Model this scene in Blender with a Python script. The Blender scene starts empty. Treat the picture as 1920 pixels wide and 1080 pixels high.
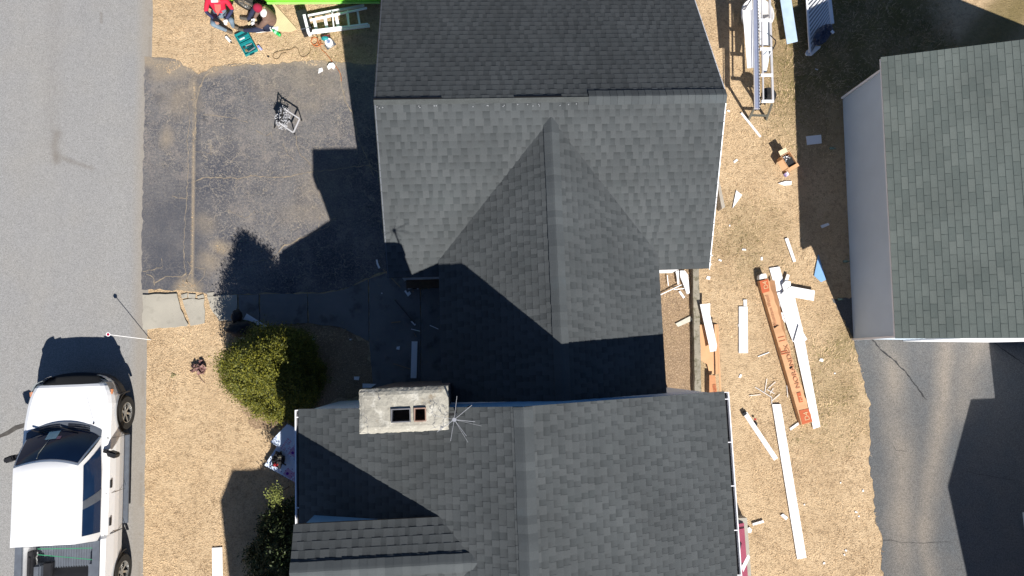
import bpy, bmesh, math, random
import numpy as np
from mathutils import Vector, Matrix, geometry
random.seed(7); RNG = np.random.default_rng(7)
R = math.radians
scene = bpy.context.scene
COL = scene.collection
# ------------------------------------------------------------------ camera
F, PW, PH = 1280.0, 1920, 1080
NX, NY, D, ROT = 885.0, 680.0, 17.0, R(1.8)
def _ray(px, py): return np.array([(px - PW / 2) / F, -(py - PH / 2) / F, -1.0])
_z = -_ray(NX, NY); _z /= np.linalg.norm(_z)
_u = np.array([-math.sin(ROT), math.cos(ROT), 0.0]); _y = _u - _u.dot(_z) * _z; _y /= np.linalg.norm(_y)
_x = np.cross(_y, _z)
CR = np.array([_x, _y, _z])
def at(px, py, h=0.0):
    d = CR @ _ray(px, py); t = (h - D) / d[2]
    return Vector((t * d[0], t * d[1], h))
cam = bpy.data.cameras.new("camera"); co = bpy.data.objects.new("camera", cam); COL.objects.link(co)
cam.sensor_width = 36; cam.lens = 24; cam.clip_end = 800; cam.clip_start = 0.1
M4 = Matrix([list(CR[0]) + [0], list(CR[1]) + [0], list(CR[2]) + [D], [0, 0, 0, 1]])
co.matrix_world = M4
scene.camera = co
# ------------------------------------------------------------------ light
SUNV = Vector((0.36, -1.07, 1.0)).normalized()
world = bpy.data.worlds.new("World"); scene.world = world; world.use_nodes = True
wn = world.node_tree.nodes; wl = world.node_tree.links
sky = wn.new("ShaderNodeTexSky"); sky.sky_type = 'NISHITA'; sky.sun_disc = False
sky.dust_density = 0.1; sky.air_density = 0.8; sky.ozone_density = 6.0
sky.sun_elevation = math.asin(SUNV.z); sky.sun_rotation = math.atan2(SUNV.x, SUNV.y)
wl.new(sky.outputs[0], wn["Background"].inputs[0]); wn["Background"].inputs[1].default_value = 0.05
sl = bpy.data.lights.new("sun", 'SUN'); sl.energy = 5.0; sl.angle = R(0.5); sl.color = (1.0, 0.955, 0.89)
so = bpy.data.objects.new("sun", sl); COL.objects.link(so); so.rotation_euler = (-SUNV).to_track_quat('-Z', 'Y').to_euler()
scene.view_settings.view_transform = 'Standard'; scene.view_settings.look = 'None'
scene.view_settings.exposure = 0.78; scene.view_settings.gamma = 1

# ------------------------------------------------------------------ materials
_m = {}
def lin(r, g, b):
    f = lambda c: (c / 255 / 12.92) if c / 255 <= .04045 else ((c / 255 + .055) / 1.055) ** 2.4
    return (f(r), f(g), f(b))
def mat(name, c1, c2=None, scale=6.0, rough=0.85, metal=0.0, bump=0.0, bscale=60.0, fine=0.0, spec=0.3, coat=0.0, det=6.0):
    """two tone noise material; fine = strength of grain multiplied on the colour"""
    if name in _m: return _m[name]
    m = bpy.data.materials.new(name); m.use_nodes = True; n = m.node_tree.nodes; l = m.node_tree.links
    b = n["Principled BSDF"]; b.inputs["Roughness"].default_value = rough; b.inputs["Metallic"].default_value = metal
    b.inputs["Specular IOR Level"].default_value = spec; b.inputs["Coat Weight"].default_value = coat
    tc = n.new("ShaderNodeTexCoord")
    nz = n.new("ShaderNodeTexNoise"); nz.inputs["Scale"].default_value = scale; nz.inputs["Detail"].default_value = det
    l.new(tc.outputs["Object"], nz.inputs["Vector"])
    mp = n.new("ShaderNodeMapRange"); mp.inputs[1].default_value = .3; mp.inputs[2].default_value = .7
    l.new(nz.outputs[0], mp.inputs[0])
    mx = n.new("ShaderNodeMix"); mx.data_type = 'RGBA'
    c2 = c2 or tuple(v * .86 for v in c1)
    mx.inputs[6].default_value = (*c1, 1); mx.inputs[7].default_value = (*c2, 1)
    l.new(mp.outputs[0], mx.inputs[0]); out = mx.outputs[2]
    if fine:
        nf = n.new("ShaderNodeTexNoise"); nf.inputs["Scale"].default_value = bscale; nf.inputs["Detail"].default_value = 3
        l.new(tc.outputs["Object"], nf.inputs["Vector"])
        mr = n.new("ShaderNodeMapRange"); mr.inputs[1].default_value = .3; mr.inputs[2].default_value = .7
        mr.inputs[3].default_value = 1 - fine; mr.inputs[4].default_value = 1 + fine
        l.new(nf.outputs[0], mr.inputs[0])
        vm = n.new("ShaderNodeVectorMath"); vm.operation = 'SCALE'
        l.new(out, vm.inputs[0]); l.new(mr.outputs[0], vm.inputs["Scale"]); out = vm.outputs[0]
    l.new(out, b.inputs["Base Color"])
    if bump:
        nb = n.new("ShaderNodeTexNoise"); nb.inputs["Scale"].default_value = bscale; nb.inputs["Detail"].default_value = 4
        l.new(tc.outputs["Object"], nb.inputs["Vector"])
        bp = n.new("ShaderNodeBump"); bp.inputs["Strength"].default_value = bump; bp.inputs["Distance"].default_value = .01
        l.new(nb.outputs[0], bp.inputs["Height"]); l.new(bp.outputs[0], b.inputs["Normal"])
    _m[name] = m; return m

def attr_mat(name, build):
    if name in _m: return _m[name]
    m = bpy.data.materials.new(name); m.use_nodes = True
    n = m.node_tree.nodes; l = m.node_tree.links; build(n, l, n["Principled BSDF"]); _m[name] = m; return m
def nd_noise(n, l, vec, scale, det=5, lo=.3, hi=.7, a=0., b=1., rough=.55):
    t = n.new("ShaderNodeTexNoise"); t.inputs["Scale"].default_value = scale; t.inputs["Detail"].default_value = det
    t.inputs["Roughness"].default_value = rough
    l.new(vec, t.inputs["Vector"]); r = n.new("ShaderNodeMapRange")
    for i, v in zip((1, 2, 3, 4), (lo, hi, a, b)): r.inputs[i].default_value = v
    l.new(t.outputs[0], r.inputs[0]); return r.outputs[0]
def nd_mix(n, l, f, a, b, blend='MIX'):
    x = n.new("ShaderNodeMix"); x.data_type = 'RGBA'; x.blend_type = blend
    for s, v in ((0, f), (6, a), (7, b)):
        if isinstance(v, (int, float)): x.inputs[s].default_value = v
        elif isinstance(v, tuple): x.inputs[s].default_value = (*v, 1)
        else: l.new(v, x.inputs[s])
    return x.outputs[2]
def nd_math(n, l, op, a, b=None, c=None):
    x = n.new("ShaderNodeMath"); x.operation = op
    for i, v in enumerate((a, b, c)):
        if v is None: continue
        if isinstance(v, (int, float)): x.inputs[i].default_value = v
        else: l.new(v, x.inputs[i])
    return x.outputs[0]
def nd_attr(n, name):
    a = n.new("ShaderNodeAttribute"); a.attribute_name = name; return a

def shingle_mat(name, dark, light, band=.5, contrast=1.0, blotch=(.06, .07, .075)):
    def b(n, l, p):
        p.inputs["Roughness"].default_value = .92; p.inputs["Specular IOR Level"].default_value = .25
        tc = n.new("ShaderNodeTexCoord").outputs["Object"]
        a = nd_attr(n, "tab")                      # r random, g up-slope ramp, b low/high
        sp = n.new("ShaderNodeSeparateColor"); l.new(a.outputs["Color"], sp.inputs[0])
        c = nd_mix(n, l, sp.outputs[0], dark, light)
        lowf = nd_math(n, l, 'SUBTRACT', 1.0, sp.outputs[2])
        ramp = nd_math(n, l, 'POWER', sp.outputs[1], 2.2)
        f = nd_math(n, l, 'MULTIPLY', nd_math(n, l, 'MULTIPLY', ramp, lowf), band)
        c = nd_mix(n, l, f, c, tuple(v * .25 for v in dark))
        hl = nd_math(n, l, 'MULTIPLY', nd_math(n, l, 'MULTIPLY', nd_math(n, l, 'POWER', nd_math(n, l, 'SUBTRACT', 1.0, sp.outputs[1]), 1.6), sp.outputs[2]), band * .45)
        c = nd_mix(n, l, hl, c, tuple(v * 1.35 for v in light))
        big = nd_noise(n, l, tc, .9, 4, .35, .7, .9, 1.12)
        g = nd_noise(n, l, tc, 220, 2, .3, .7, .72, 1.28)
        s = nd_math(n, l, 'MULTIPLY', big, g)
        vm = n.new("ShaderNodeVectorMath"); vm.operation = 'SCALE'; l.new(c, vm.inputs[0]); l.new(s, vm.inputs["Scale"])
        st = nd_noise(n, l, tc, 2.3, 6, .58, .78, 0, .45)
        c = nd_mix(n, l, st, vm.outputs[0], blotch)
        l.new(c, p.inputs["Base Color"])
        nb = n.new("ShaderNodeTexNoise"); nb.inputs["Scale"].default_value = 260; l.new(tc, nb.inputs["Vector"])
        bp = n.new("ShaderNodeBump"); bp.inputs["Strength"].default_value = .35; bp.inputs["Distance"].default_value = .004
        l.new(nb.outputs[0], bp.inputs["Height"]); l.new(bp.outputs[0], p.inputs["Normal"])
    return attr_mat(name, b)
SH = shingle_mat("charcoal_shingle", (.048, .054, .057), (.064, .070, .073), .50, blotch=(.062, .072, .074))
SHC = shingle_mat("ridge_shingle", (.054, .061, .065), (.070, .078, .082), .0, blotch=(.07, .09, .10))
SHG = shingle_mat("grey_green_shingle", (.092, .110, .103), (.122, .140, .130), .10, blotch=(.13, .145, .132))

# ------------------------------------------------------------------ mesh builder
class MB:
    def __init__(s): s.v = []; s.f = []; s.c = []      # c: colour per face corner list (optional)
    def add(s, vs, fs, cs=None):
        o = len(s.v); s.v += [tuple(v) for v in vs]; s.f += [tuple(i + o for i in f) for f in fs]
        if cs is not None: s.c += cs
    def box(s, c, d, rz=0.0, m=None):
        x, y, z = (q / 2 for q in d)
        vs = [Vector((a * x, b * y, e * z)) for e in (-1, 1) for a, b in ((-1, -1), (1, -1), (1, 1), (-1, 1))]
        q = m if m is not None else Matrix.Rotation(rz, 3, 'Z')
        vs = [q @ v + Vector(c) for v in vs]
        s.add(vs, [(3, 2, 1, 0), (4, 5, 6, 7), (0, 1, 5, 4), (1, 2, 6, 5), (2, 3, 7, 6), (3, 0, 4, 7)]); return s
    def bar(s, a, b, w, t=None, up=(0, 0, 1)):
        a = Vector(a); b = Vector(b); d = b - a; L = d.length; d.normalize()
        t = t or w; up = Vector(up)
        if abs(d.dot(up)) > .98: up = Vector((0, 1, 0))
        x = d.cross(up).normalized(); z = x.cross(d)
        m = Matrix((x, d, z)).transposed(); return s.box((a + b) / 2, (w, L, t), m=m)
    def prism(s, pts, z0, z1):
        n = len(pts); a = sum(pts[i][0] * pts[(i + 1) % n][1] - pts[(i + 1) % n][0] * pts[i][1] for i in range(n))
        if a < 0: pts = pts[::-1]
        vs = [(p[0], p[1], z0) for p in pts] + [(p[0], p[1], z1) for p in pts]
        s.add(vs, [tuple(range(n - 1, -1, -1)), tuple(range(n, 2 * n))] + [(i, (i + 1) % n, n + (i + 1) % n, n + i) for i in range(n)]); return s
    def tube(s, pts, r, n=8, cap=True):
        pts = [Vector(p) for p in pts]; rs = r if isinstance(r, (list, tuple)) else [r] * len(pts)
        vs = []; fs = []; px = None
        for i, p in enumerate(pts):
            d = (pts[min(i + 1, len(pts) - 1)] - pts[max(i - 1, 0)]).normalized()
            if px is None:
                px = d.cross(Vector((0, 0, 1)));  px = d.cross(Vector((1, 0, 0))) if px.length < .1 else px
            px = (px - d * px.dot(d)).normalized(); py = d.cross(px)
            for k in range(n):
                a = 2 * math.pi * k / n; vs.append(p + (px * math.cos(a) + py * math.sin(a)) * rs[i])
        for i in range(len(pts) - 1):
            for k in range(n):
                fs.append((i * n + k, i * n + (k + 1) % n, (i + 1) * n + (k + 1) % n, (i + 1) * n + k))
        if cap: fs += [tuple(range(n - 1, -1, -1)), tuple((len(pts) - 1) * n + k for k in range(n))]
        s.add(vs, fs); return s
    def lathe(s, c, prof, axis='Z', n=24):
        c = Vector(c); vs = []; fs = []
        for (r, h) in prof:
            for k in range(n):
                a = 2 * math.pi * k / n; p = (r * math.cos(a), r * math.sin(a), h)
                if axis == 'X': p = (p[2], p[0], p[1])
                if axis == 'Y': p = (p[0], p[2], p[1])
                vs.append(c + Vector(p))
        for i in range(len(prof) - 1):
            for k in range(n): fs.append((i * n + k, i * n + (k + 1) % n, (i + 1) * n + (k + 1) % n, (i + 1) * n + k))
        s.add(vs, fs); return s
    def build(s, name, m, parent=None, bevel=0.0, smooth=False, loc=None):
        me = bpy.data.meshes.new(name); me.from_pydata(s.v, [], s.f)
        if s.c:
            ca = me.color_attributes.new("tab", 'FLOAT_COLOR', 'CORNER')
            ca.data.foreach_set("color", np.array(s.c, dtype=np.float32).ravel())
        me.update(); o = bpy.data.objects.new(name, me)
        if m is not None: me.materials.append(m)
        COL.objects.link(o)
        bm = bmesh.new(); bm.from_mesh(me); bmesh.ops.recalc_face_normals(bm, faces=bm.faces)
        if bevel: bmesh.ops.bevel(bm, geom=bm.edges[:], offset=bevel, segments=2, affect='EDGES', clamp_overlap=True)
        bm.to_mesh(me); bm.free()
        if smooth:
            for p in me.polygons: p.use_smooth = True
        if parent is not None:
            o.parent = parent; o.matrix_parent_inverse = parent.matrix_world.inverted() if False else Matrix.Translation(-parent.location)
            if parent.parent is not None: o.matrix_parent_inverse = Matrix.Identity(4)
        return o
def tag(o, label=None, cat=None, group=None, kind=None):
    if label: o["label"] = label
    if cat: o["category"] = cat
    if group: o["group"] = group
    if kind: o["kind"] = kind
    return o
def thing(name, label, cat, loc=(0, 0, 0), group=None):
    o = bpy.data.objects.new(name, None); COL.objects.link(o); o.location = loc; o.empty_display_size = .2
    return tag(o, label, cat, group)
def W2(pts, h=0.0): return [at(x, y, h) for x, y in pts]

# value noise for vertex masks
_tab = RNG.random((256, 256))
def vnoise(x, y, s):
    x = np.asarray(x) * s + 100; y = np.asarray(y) * s + 100
    xi = np.floor(x).astype(int); yi = np.floor(y).astype(int); fx = x - xi; fy = y - yi
    fx = fx * fx * (3 - 2 * fx); fy = fy * fy * (3 - 2 * fy)
    g = lambda a, b: _tab[a % 256, b % 256]
    return (g(xi, yi) * (1 - fx) + g(xi + 1, yi) * fx) * (1 - fy) + (g(xi, yi + 1) * (1 - fx) + g(xi + 1, yi + 1) * fx) * fy
def fbm(x, y, s, o=4):
    t = 0; a = 1; w = 0
    for i in range(o): t = t + a * vnoise(x, y, s * 2 ** i); w += a; a *= .5
    return t / w
def inside(x, y, poly):
    x = np.asarray(x); y = np.asarray(y); r = np.zeros(x.shape, bool); n = len(poly)
    for i in range(n):
        x1, y1 = poly[i][0], poly[i][1]; x2, y2 = poly[(i + 1) % n][0], poly[(i + 1) % n][1]
        if y1 == y2: continue
        r ^= ((y1 > y) != (y2 > y)) & (x < (x2 - x1) * (y - y1) / (y2 - y1) + x1)
    return r
def rough_poly(pts, step=.12, amp=.04, seed=0):
    rr = random.Random(seed); out = []
    for i in range(len(pts)):
        a = Vector(pts[i][:2]); b = Vector(pts[(i + 1) % len(pts)][:2]); n = max(1, int((b - a).length / step))
        nrm = Vector((-(b - a).y, (b - a).x)).normalized() if (b - a).length > 0 else Vector((0, 0))
        for k in range(n):
            j = (rr.random() - .5) * 2 * amp if k else 0
            out.append(a.lerp(b, k / n) + nrm * j)
    return out
def sheet(name, poly, z, m, grid=None, attrs=None, parent=None, holes=None):
    """flat sheet with the polygon outline and an inner grid; attrs: dict name -> f(x, y)"""
    P = [Vector((p[0], p[1])) for p in poly]; n = len(P)
    edges = [(i, (i + 1) % n) for i in range(n)]
    if grid:
        xs = [p.x for p in P]; ys = [p.y for p in P]
        x0, x1, y0, y1 = grid[1] if len(grid) > 1 else (min(xs), max(xs), min(ys), max(ys)); g = grid[0]
        gx, gy = np.meshgrid(np.arange(x0, x1, g), np.arange(y0, y1, g)); gx = gx.ravel(); gy = gy.ravel()
        k = inside(gx, gy, P); gx = gx[k]; gy = gy[k]
        bx = np.array(xs); by = np.array(ys)
        keep = np.array([np.min((bx - a) ** 2 + (by - b) ** 2) > (g * .35) ** 2 for a, b in zip(gx, gy)]) if len(gx) < 200000 else np.ones(len(gx), bool)
        P += [Vector((a, b)) for a, b in zip(gx[keep], gy[keep])]
    vs, es, fs, *_ = geometry.delaunay_2d_cdt(P, edges, [], 1, 1e-5)
    me = bpy.data.meshes.new(name); me.from_pydata([(v.x, v.y, z) for v in vs], [], [tuple(f) for f in fs]); me.update()
    if me.polygons and me.polygons[0].normal.z < 0: me.flip_normals()
    if attrs:
        X = np.array([v.x for v in vs]); Y = np.array([v.y for v in vs])
        for k, fn in attrs.items():
            a = me.attributes.new(k, 'FLOAT', 'POINT'); a.data.foreach_set("value", np.asarray(fn(X, Y), dtype=np.float32))
    me.materials.append(m); o = bpy.data.objects.new(name, me); COL.objects.link(o)
    if parent is not None: o.parent = parent; o.matrix_parent_inverse = Matrix.Translation(-parent.location)
    return o
def seg_dist(X, Y, pts):
    d = np.full(np.shape(X), 1e9)
    for a, b in zip(pts[:-1], pts[1:]):
        ax, ay = a[0], a[1]; bx, by = b[0] - ax, b[1] - ay; L = bx * bx + by * by + 1e-9
        t = np.clip(((X - ax) * bx + (Y - ay) * by) / L, 0, 1)
        d = np.minimum(d, np.hypot(X - ax - t * bx, Y - ay - t * by))
    return d
def blob(X, Y, px, py, r, rx=1.0):
    c = at(px, py); n = fbm(X + 7, Y + 3, 2.5) - .5
    return np.clip(1.3 - np.hypot((X - c.x) / rx, Y - c.y) / r + n * 1.2, 0, 1)

# ================================================================== GROUND
def lawn_green(X, Y):
    g = np.clip((X - 7.2) / 1.6, 0, 1) * np.clip((Y - 4.5) / 2.5, 0, 1) * .75
    g = np.maximum(g, .55 * blob(X, Y, 1590, 640, .7)); g = np.maximum(g, .4 * blob(X, Y, 1555, 740, 1.3))
    g = np.maximum(g, .35 * blob(X, Y, 1400, 450, 1.0)); g = np.maximum(g, .5 * blob(X, Y, 1275, 690, .6))
    g = np.maximum(g, .35 * blob(X, Y, 660, 80, 1.0))
    g = g * (1 - np.clip((X - 12.6) / .8, 0, 1) * np.clip((Y - 8.0) / .5, 0, 1))
    return np.clip(g * (.6 + .8 * fbm(X, Y, 1.7)), 0, 1)
def lawn_mat(n, l, p):
    p.inputs["Roughness"].default_value = .95; p.inputs["Specular IOR Level"].default_value = .1
    tc = n.new("ShaderNodeTexCoord").outputs["Object"]
    a = nd_mix(n, l, nd_noise(n, l, tc, 1.1, 6), (.61, .452, .28), (.48, .34, .20))
    a = nd_mix(n, l, nd_noise(n, l, tc, 7, 8, .5, .66, 0, .8, .7), a, (.25, .170, .095))
    a = nd_mix(n, l, nd_noise(n, l, tc, 30, 6, .53, .66, 0, .85, .7), a, (.13, .085, .05))
    a = nd_mix(n, l, nd_noise(n, l, tc, 60, 4, .5, .68, 0, .6), a, (.66, .54, .38))
    a = nd_mix(n, l, nd_noise(n, l, tc, 13, 5, .58, .68, 0, .5, .65), a, (.15, .10, .06))
    g = nd_attr(n, "green").outputs["Fac"]
    gc = nd_mix(n, l, nd_noise(n, l, tc, 14, 5), (.10, .085, .030), (.19, .15, .06))
    a = nd_mix(n, l, g, a, gc)
    l.new(a, p.inputs["Base Color"])
    nb = n.new("ShaderNodeTexNoise"); nb.inputs["Scale"].default_value = 28; nb.inputs["Detail"].default_value = 8; nb.inputs["Roughness"].default_value = .7
    l.new(tc, nb.inputs["Vector"]); bp = n.new("ShaderNodeBump"); bp.inputs["Strength"].default_value = .9; bp.inputs["Distance"].default_value = .05
    l.new(nb.outputs[0], bp.inputs["Height"]); l.new(bp.outputs[0], p.inputs["Normal"])
GV = (-8.6, 13.5, -6.2, 11.0)
ground = sheet("ground", [(-150, -150), (150, -150), (150, 150), (-150, 150)], 0.0, attr_mat("dry_lawn", lawn_mat), grid=(.16, GV), attrs={"green": lawn_green})
tag(ground, "straw coloured dormant lawn around the houses", "ground", kind="structure")

# road
def road_mat(n, l, p):
    p.inputs["Roughness"].default_value = .93; p.inputs["Specular IOR Level"].default_value = .2
    tc = n.new("ShaderNodeTexCoord").outputs["Object"]
    mp = n.new("ShaderNodeMapping"); mp.inputs["Scale"].default_value = (1.6, .12, 1); l.new(tc, mp.inputs[0])
    a = nd_mix(n, l, nd_noise(n, l, mp.outputs[0], 1.4, 5), (.25, .247, .242), (.232, .230, .228))
    a = nd_mix(n, l, nd_noise(n, l, tc, .8, 6, .45, .7, 0, .5), a, (.255, .245, .228))
    v = n.new("ShaderNodeTexVoronoi"); v.inputs["Scale"].default_value = 85; l.new(tc, v.inputs["Vector"])
    sv = n.new("ShaderNodeSeparateColor"); l.new(v.outputs["Color"], sv.inputs[0])
    r = n.new("ShaderNodeMapRange"); r.inputs[3].default_value = .74; r.inputs[4].default_value = 1.26; l.new(sv.outputs[0], r.inputs[0])
    g = nd_noise(n, l, tc, 160, 2, .3, .7, .82, 1.18)
    vm = n.new("ShaderNodeVectorMath"); vm.operation = 'SCALE'; l.new(a, vm.inputs[0]); l.new(nd_math(n, l, 'MULTIPLY', r.outputs[0], g), vm.inputs["Scale"])
    s = nd_attr(n, "stain").outputs["Fac"]; a = nd_mix(n, l, s, vm.outputs[0], (.13, .11, .09))
    s = nd_attr(n, "sand").outputs["Fac"]; a = nd_mix(n, l, s, a, (.26, .225, .18))
    l.new(a, p.inputs["Base Color"])
    nb = n.new("ShaderNodeTexNoise"); nb.inputs["Scale"].default_value = 130; l.new(tc, nb.inputs["Vector"])
    bp = n.new("ShaderNodeBump"); bp.inputs["Strength"].default_value = .4; bp.inputs["Distance"].default_value = .006
    l.new(nb.outputs[0], bp.inputs["Height"]); l.new(bp.outputs[0], p.inputs["Normal"])
def road_stain(X, Y):
    s = .55 * np.clip(1 - seg_dist(X, Y, W2([(106, 250), (104, 300)])) / .16 + (fbm(X, Y, 5) - .5), 0, 1)
    s = np.maximum(s, .4 * np.clip(1.2 - seg_dist(X, Y, W2([(118, 296), (150, 308), (172, 316)])) / .07 + (fbm(X, Y, 9) - .5), 0, 1))
    s = np.maximum(s, .45 * (seg_dist(X, Y, W2([(190, 27), (190, 40)])) < .055))
    s = np.maximum(s, .10 * np.clip(1 - seg_dist(X, Y, W2([(108, -100), (96, 260)])) / .35, 0, 1))
    s = np.maximum(s, .5 * (np.abs(X + 7.86 + .02 * (fbm(X, Y, 3) - .5)) < .02) * (fbm(X, Y, 4) > .38))
    return np.clip(s, 0, 1)
road = sheet("road", rough_poly([(-60, -60), (-7.82, -60), (-7.79, -6), (-7.80, 4), (-7.83, 12), (-7.83, 60), (-60, 60)], .25, .012, 3), 0.004,
             attr_mat("old_asphalt_road", road_mat), grid=(.06, (-11.6, -7.75, -5.2, 9.7)),
             attrs={"stain": road_stain, "sand": lambda X, Y: np.clip((X + 8.25) * 2.2, 0, .55) * (fbm(X, Y, 2) > .0)})
tag(road, "grey asphalt street running down the left side", "road", kind="structure")
# dark sealed crack in the road beside the truck
pts = W2([(-30, 836), (0, 818), (14, 812), (30, 802), (47, 797), (60, 800)], .008); wv = [.05, .035, .05, .055, .05, .03]
mb = MB(); vs = []
for i, p in enumerate(pts):
    d = (pts[min(i + 1, 5)] - pts[max(i - 1, 0)]).normalized(); nn = Vector((-d.y, d.x, 0)) * wv[i]; vs += [p + nn, p - nn]
mb.add(vs, [(2 * i, 2 * i + 1, 2 * i + 3, 2 * i + 2) for i in range(5)])
tag(mb.build("crack_sealant", mat("tar_seal", (.055, .05, .047), (.085, .08, .072), 8)), "dark tar patch smeared across the street beside the truck", "tar patch", kind="structure")

# old driveway (left)
DRV = W2([(271, 106), (291, 108), (330, 112), (372, 140), (402, 124), (500, 120), (560, 116), (600, 113), (640, 118), (720, 120), (830, 120), (830, 440),
          (760, 500), (724, 509), (700, 516), (668, 531), (640, 541), (606, 548), (540, 549), (440, 551), (420, 556), (372, 548), (340, 544), (266, 543)])
def drv_sand(X, Y):
    e = np.clip(1 - seg_dist(X, Y, W2([(268, 112), (372, 132), (470, 119), (700, 116)])) / .30 + (fbm(X, Y, 3) - .5) * 1.3, 0, 1)
    s = np.maximum(e * .8, .7 * blob(X, Y, 318, 128, .36, 1.3))
    s = np.maximum(s, .55 * blob(X, Y, 312, 258, .30, .6)); s = np.maximum(s, .45 * blob(X, Y, 330, 190, .5))
    s = np.maximum(s, .8 * blob(X, Y, 412, 465, .22)); s = np.maximum(s, .6 * blob(X, Y, 395, 490, .3))
    s = np.maximum(s, .6 * blob(X, Y, 362, 165, .3, .5)); s = np.maximum(s, .35 * blob(X, Y, 390, 420, .3))
    s = np.maximum(s, .95 * blob(X, Y, 352, 548, .28, 1.2)); s = np.maximum(s, .25 * blob(X, Y, 585, 395, .35, 2.2))
    s = np.maximum(s, .35 * blob(X, Y, 560, 150, .8, 1.6)); s = np.maximum(s, .3 * blob(X, Y, 600, 350, .6, 1.2))
    j = np.clip(1.15 - seg_dist(X, Y, W2([(364, 130), (363, 260), (363, 300), (362, 420), (360, 548)])) / (.022 + .04 * np.clip((1.6 - Y + 2) / 4, 0, 1)) + (fbm(X, Y, 6) - .5) * 1.4, 0, 1)
    s = np.maximum(s, j * .95)
    return np.clip(s, 0, 1)
def drv_dark(X, Y):
    s = np.clip((-6.2 - X) / .8, 0, .6) * np.clip((5.4 - Y) / 1.5, 0, 1) * (.5 + fbm(X, Y, 2))
    s = np.maximum(s, .7 * np.clip(1 - seg_dist(X, Y, W2([(371, 150), (369, 300), (369, 545)])) / .10, 0, 1))
    s = np.maximum(s, .6 * blob(X, Y, 300, 185, .18)); s = np.maximum(s, .5 * blob(X, Y, 277, 130, .2, .4))
    return np.clip(s, 0, 1)
def drv_mat(n, l, p):
    p.inputs["Roughness"].default_value = .95; p.inputs["Specular IOR Level"].default_value = .12
    tc = n.new("ShaderNodeTexCoord").outputs["Object"]
    a = nd_mix(n, l, nd_noise(n, l, tc, .7, 7, .35, .65), (.165, .157, .154), (.062, .066, .082))
    a = nd_mix(n, l, nd_noise(n, l, tc, 2.1, 8, .52, .66, 0, .85, .7), a, (.205, .182, .168))
    a = nd_mix(n, l, nd_noise(n, l, tc, 22, 7, .50, .60, 0, .8, .75), a, (.235, .212, .188))
    a = nd_mix(n, l, nd_noise(n, l, tc, 15, 7, .54, .64, 0, .75, .75), a, (.070, .071, .082))
    # crackle
    dn = n.new("ShaderNodeTexNoise"); dn.inputs["Scale"].default_value = 3.5; dn.inputs["Detail"].default_value = 4; l.new(tc, dn.inputs["Vector"])
    ds = n.new("ShaderNodeVectorMath"); ds.operation = 'SCALE'; ds.inputs["Scale"].default_value = .55; l.new(dn.outputs["Color"], ds.inputs[0])
    dv = n.new("ShaderNodeVectorMath"); l.new(tc, dv.inputs[0]); l.new(ds.outputs[0], dv.inputs[1])
    for sc, th, col, msk in ((2.1, .016, (.28, .245, .20), (.44, .52)), (5.0, .024, (.24, .212, .178), (.48, .58)), (12, .035, (.035, .035, .04), (.42, .6))):
        v = n.new("ShaderNodeTexVoronoi"); v.feature = 'DISTANCE_TO_EDGE'; v.inputs["Scale"].default_value = sc; l.new(dv.outputs[0], v.inputs["Vector"])
        r = n.new("ShaderNodeMapRange"); r.inputs[1].default_value = th * .3; r.inputs[2].default_value = th; r.inputs[3].default_value = 1; r.inputs[4].default_value = 0
        l.new(v.outputs["Distance"], r.inputs[0])
        f = nd_math(n, l, 'MULTIPLY', r.outputs[0], nd_noise(n, l, tc, sc * .33, 3, msk[0], msk[1], 0, .85)); a = nd_mix(n, l, f, a, col)
    s = nd_attr(n, "dark").outputs["Fac"]; a = nd_mix(n, l, s, a, (.062, .066, .080))
    s = nd_attr(n, "sand").outputs["Fac"]; sc = nd_mix(n, l, nd_noise(n, l, tc, 20, 5), (.31, .25, .18), (.22, .185, .14)); a = nd_mix(n, l, s, a, sc)
    g = nd_noise(n, l, tc, 110, 3, .3, .7, .7, 1.3)
    vm = n.new("ShaderNodeVectorMath"); vm.operation = 'SCALE'; l.new(a, vm.inputs[0]); l.new(g, vm.inputs["Scale"])
    l.new(vm.outputs[0], p.inputs["Base Color"])
    nb = n.new("ShaderNodeTexNoise"); nb.inputs["Scale"].default_value = 90; nb.inputs["Detail"].default_value = 5; l.new(tc, nb.inputs["Vector"])
    bp = n.new("ShaderNodeBump"); bp.inputs["Strength"].default_value = .5; bp.inputs["Distance"].default_value = .01
    l.new(nb.outputs[0], bp.inputs["Height"]); l.new(bp.outputs[0], p.inputs["Normal"])
drv = sheet("driveway", rough_poly(DRV, .1, .03, 5), .006, attr_mat("cracked_asphalt", drv_mat), grid=(.06,), attrs={"sand": drv_sand, "dark": drv_dark})
tag(drv, "cracked old asphalt driveway between the street and the house", "driveway", kind="structure")
def crack(name, px, w, m, z=.010, parent=None, jit=.02, seed=1):
    rr = random.Random(seed); P = W2(px); Q = []
    for a, b in zip(P[:-1], P[1:]):
        k = max(2, int((b - a).length / .06))
        for i in range(k):
            q = a.lerp(b, i / k); Q.append(q + Vector(((rr.random() - .5) * jit * 2, (rr.random() - .5) * jit * 2, 0)))
    Q.append(P[-1]); vs = []
    for i, q in enumerate(Q):
        d = (Q[min(i + 1, len(Q) - 1)] - Q[max(i - 1, 0)]); d.z = 0; d.normalize()
        ww = w * (.25 + .75 * rr.random()) * .5; nn = Vector((-d.y, d.x, 0)) * ww; vs += [(q + nn)[:2] + (z,), (q - nn)[:2] + (z,)]
    mb = MB(); mb.add(vs, [(2 * i, 2 * i + 1, 2 * i + 3, 2 * i + 2) for i in range(len(Q) - 1)])
    return mb
sandc = mat("sand_fill", (.30, .24, .17), (.16, .14, .115), 9, fine=.2)
mb = MB()
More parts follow.
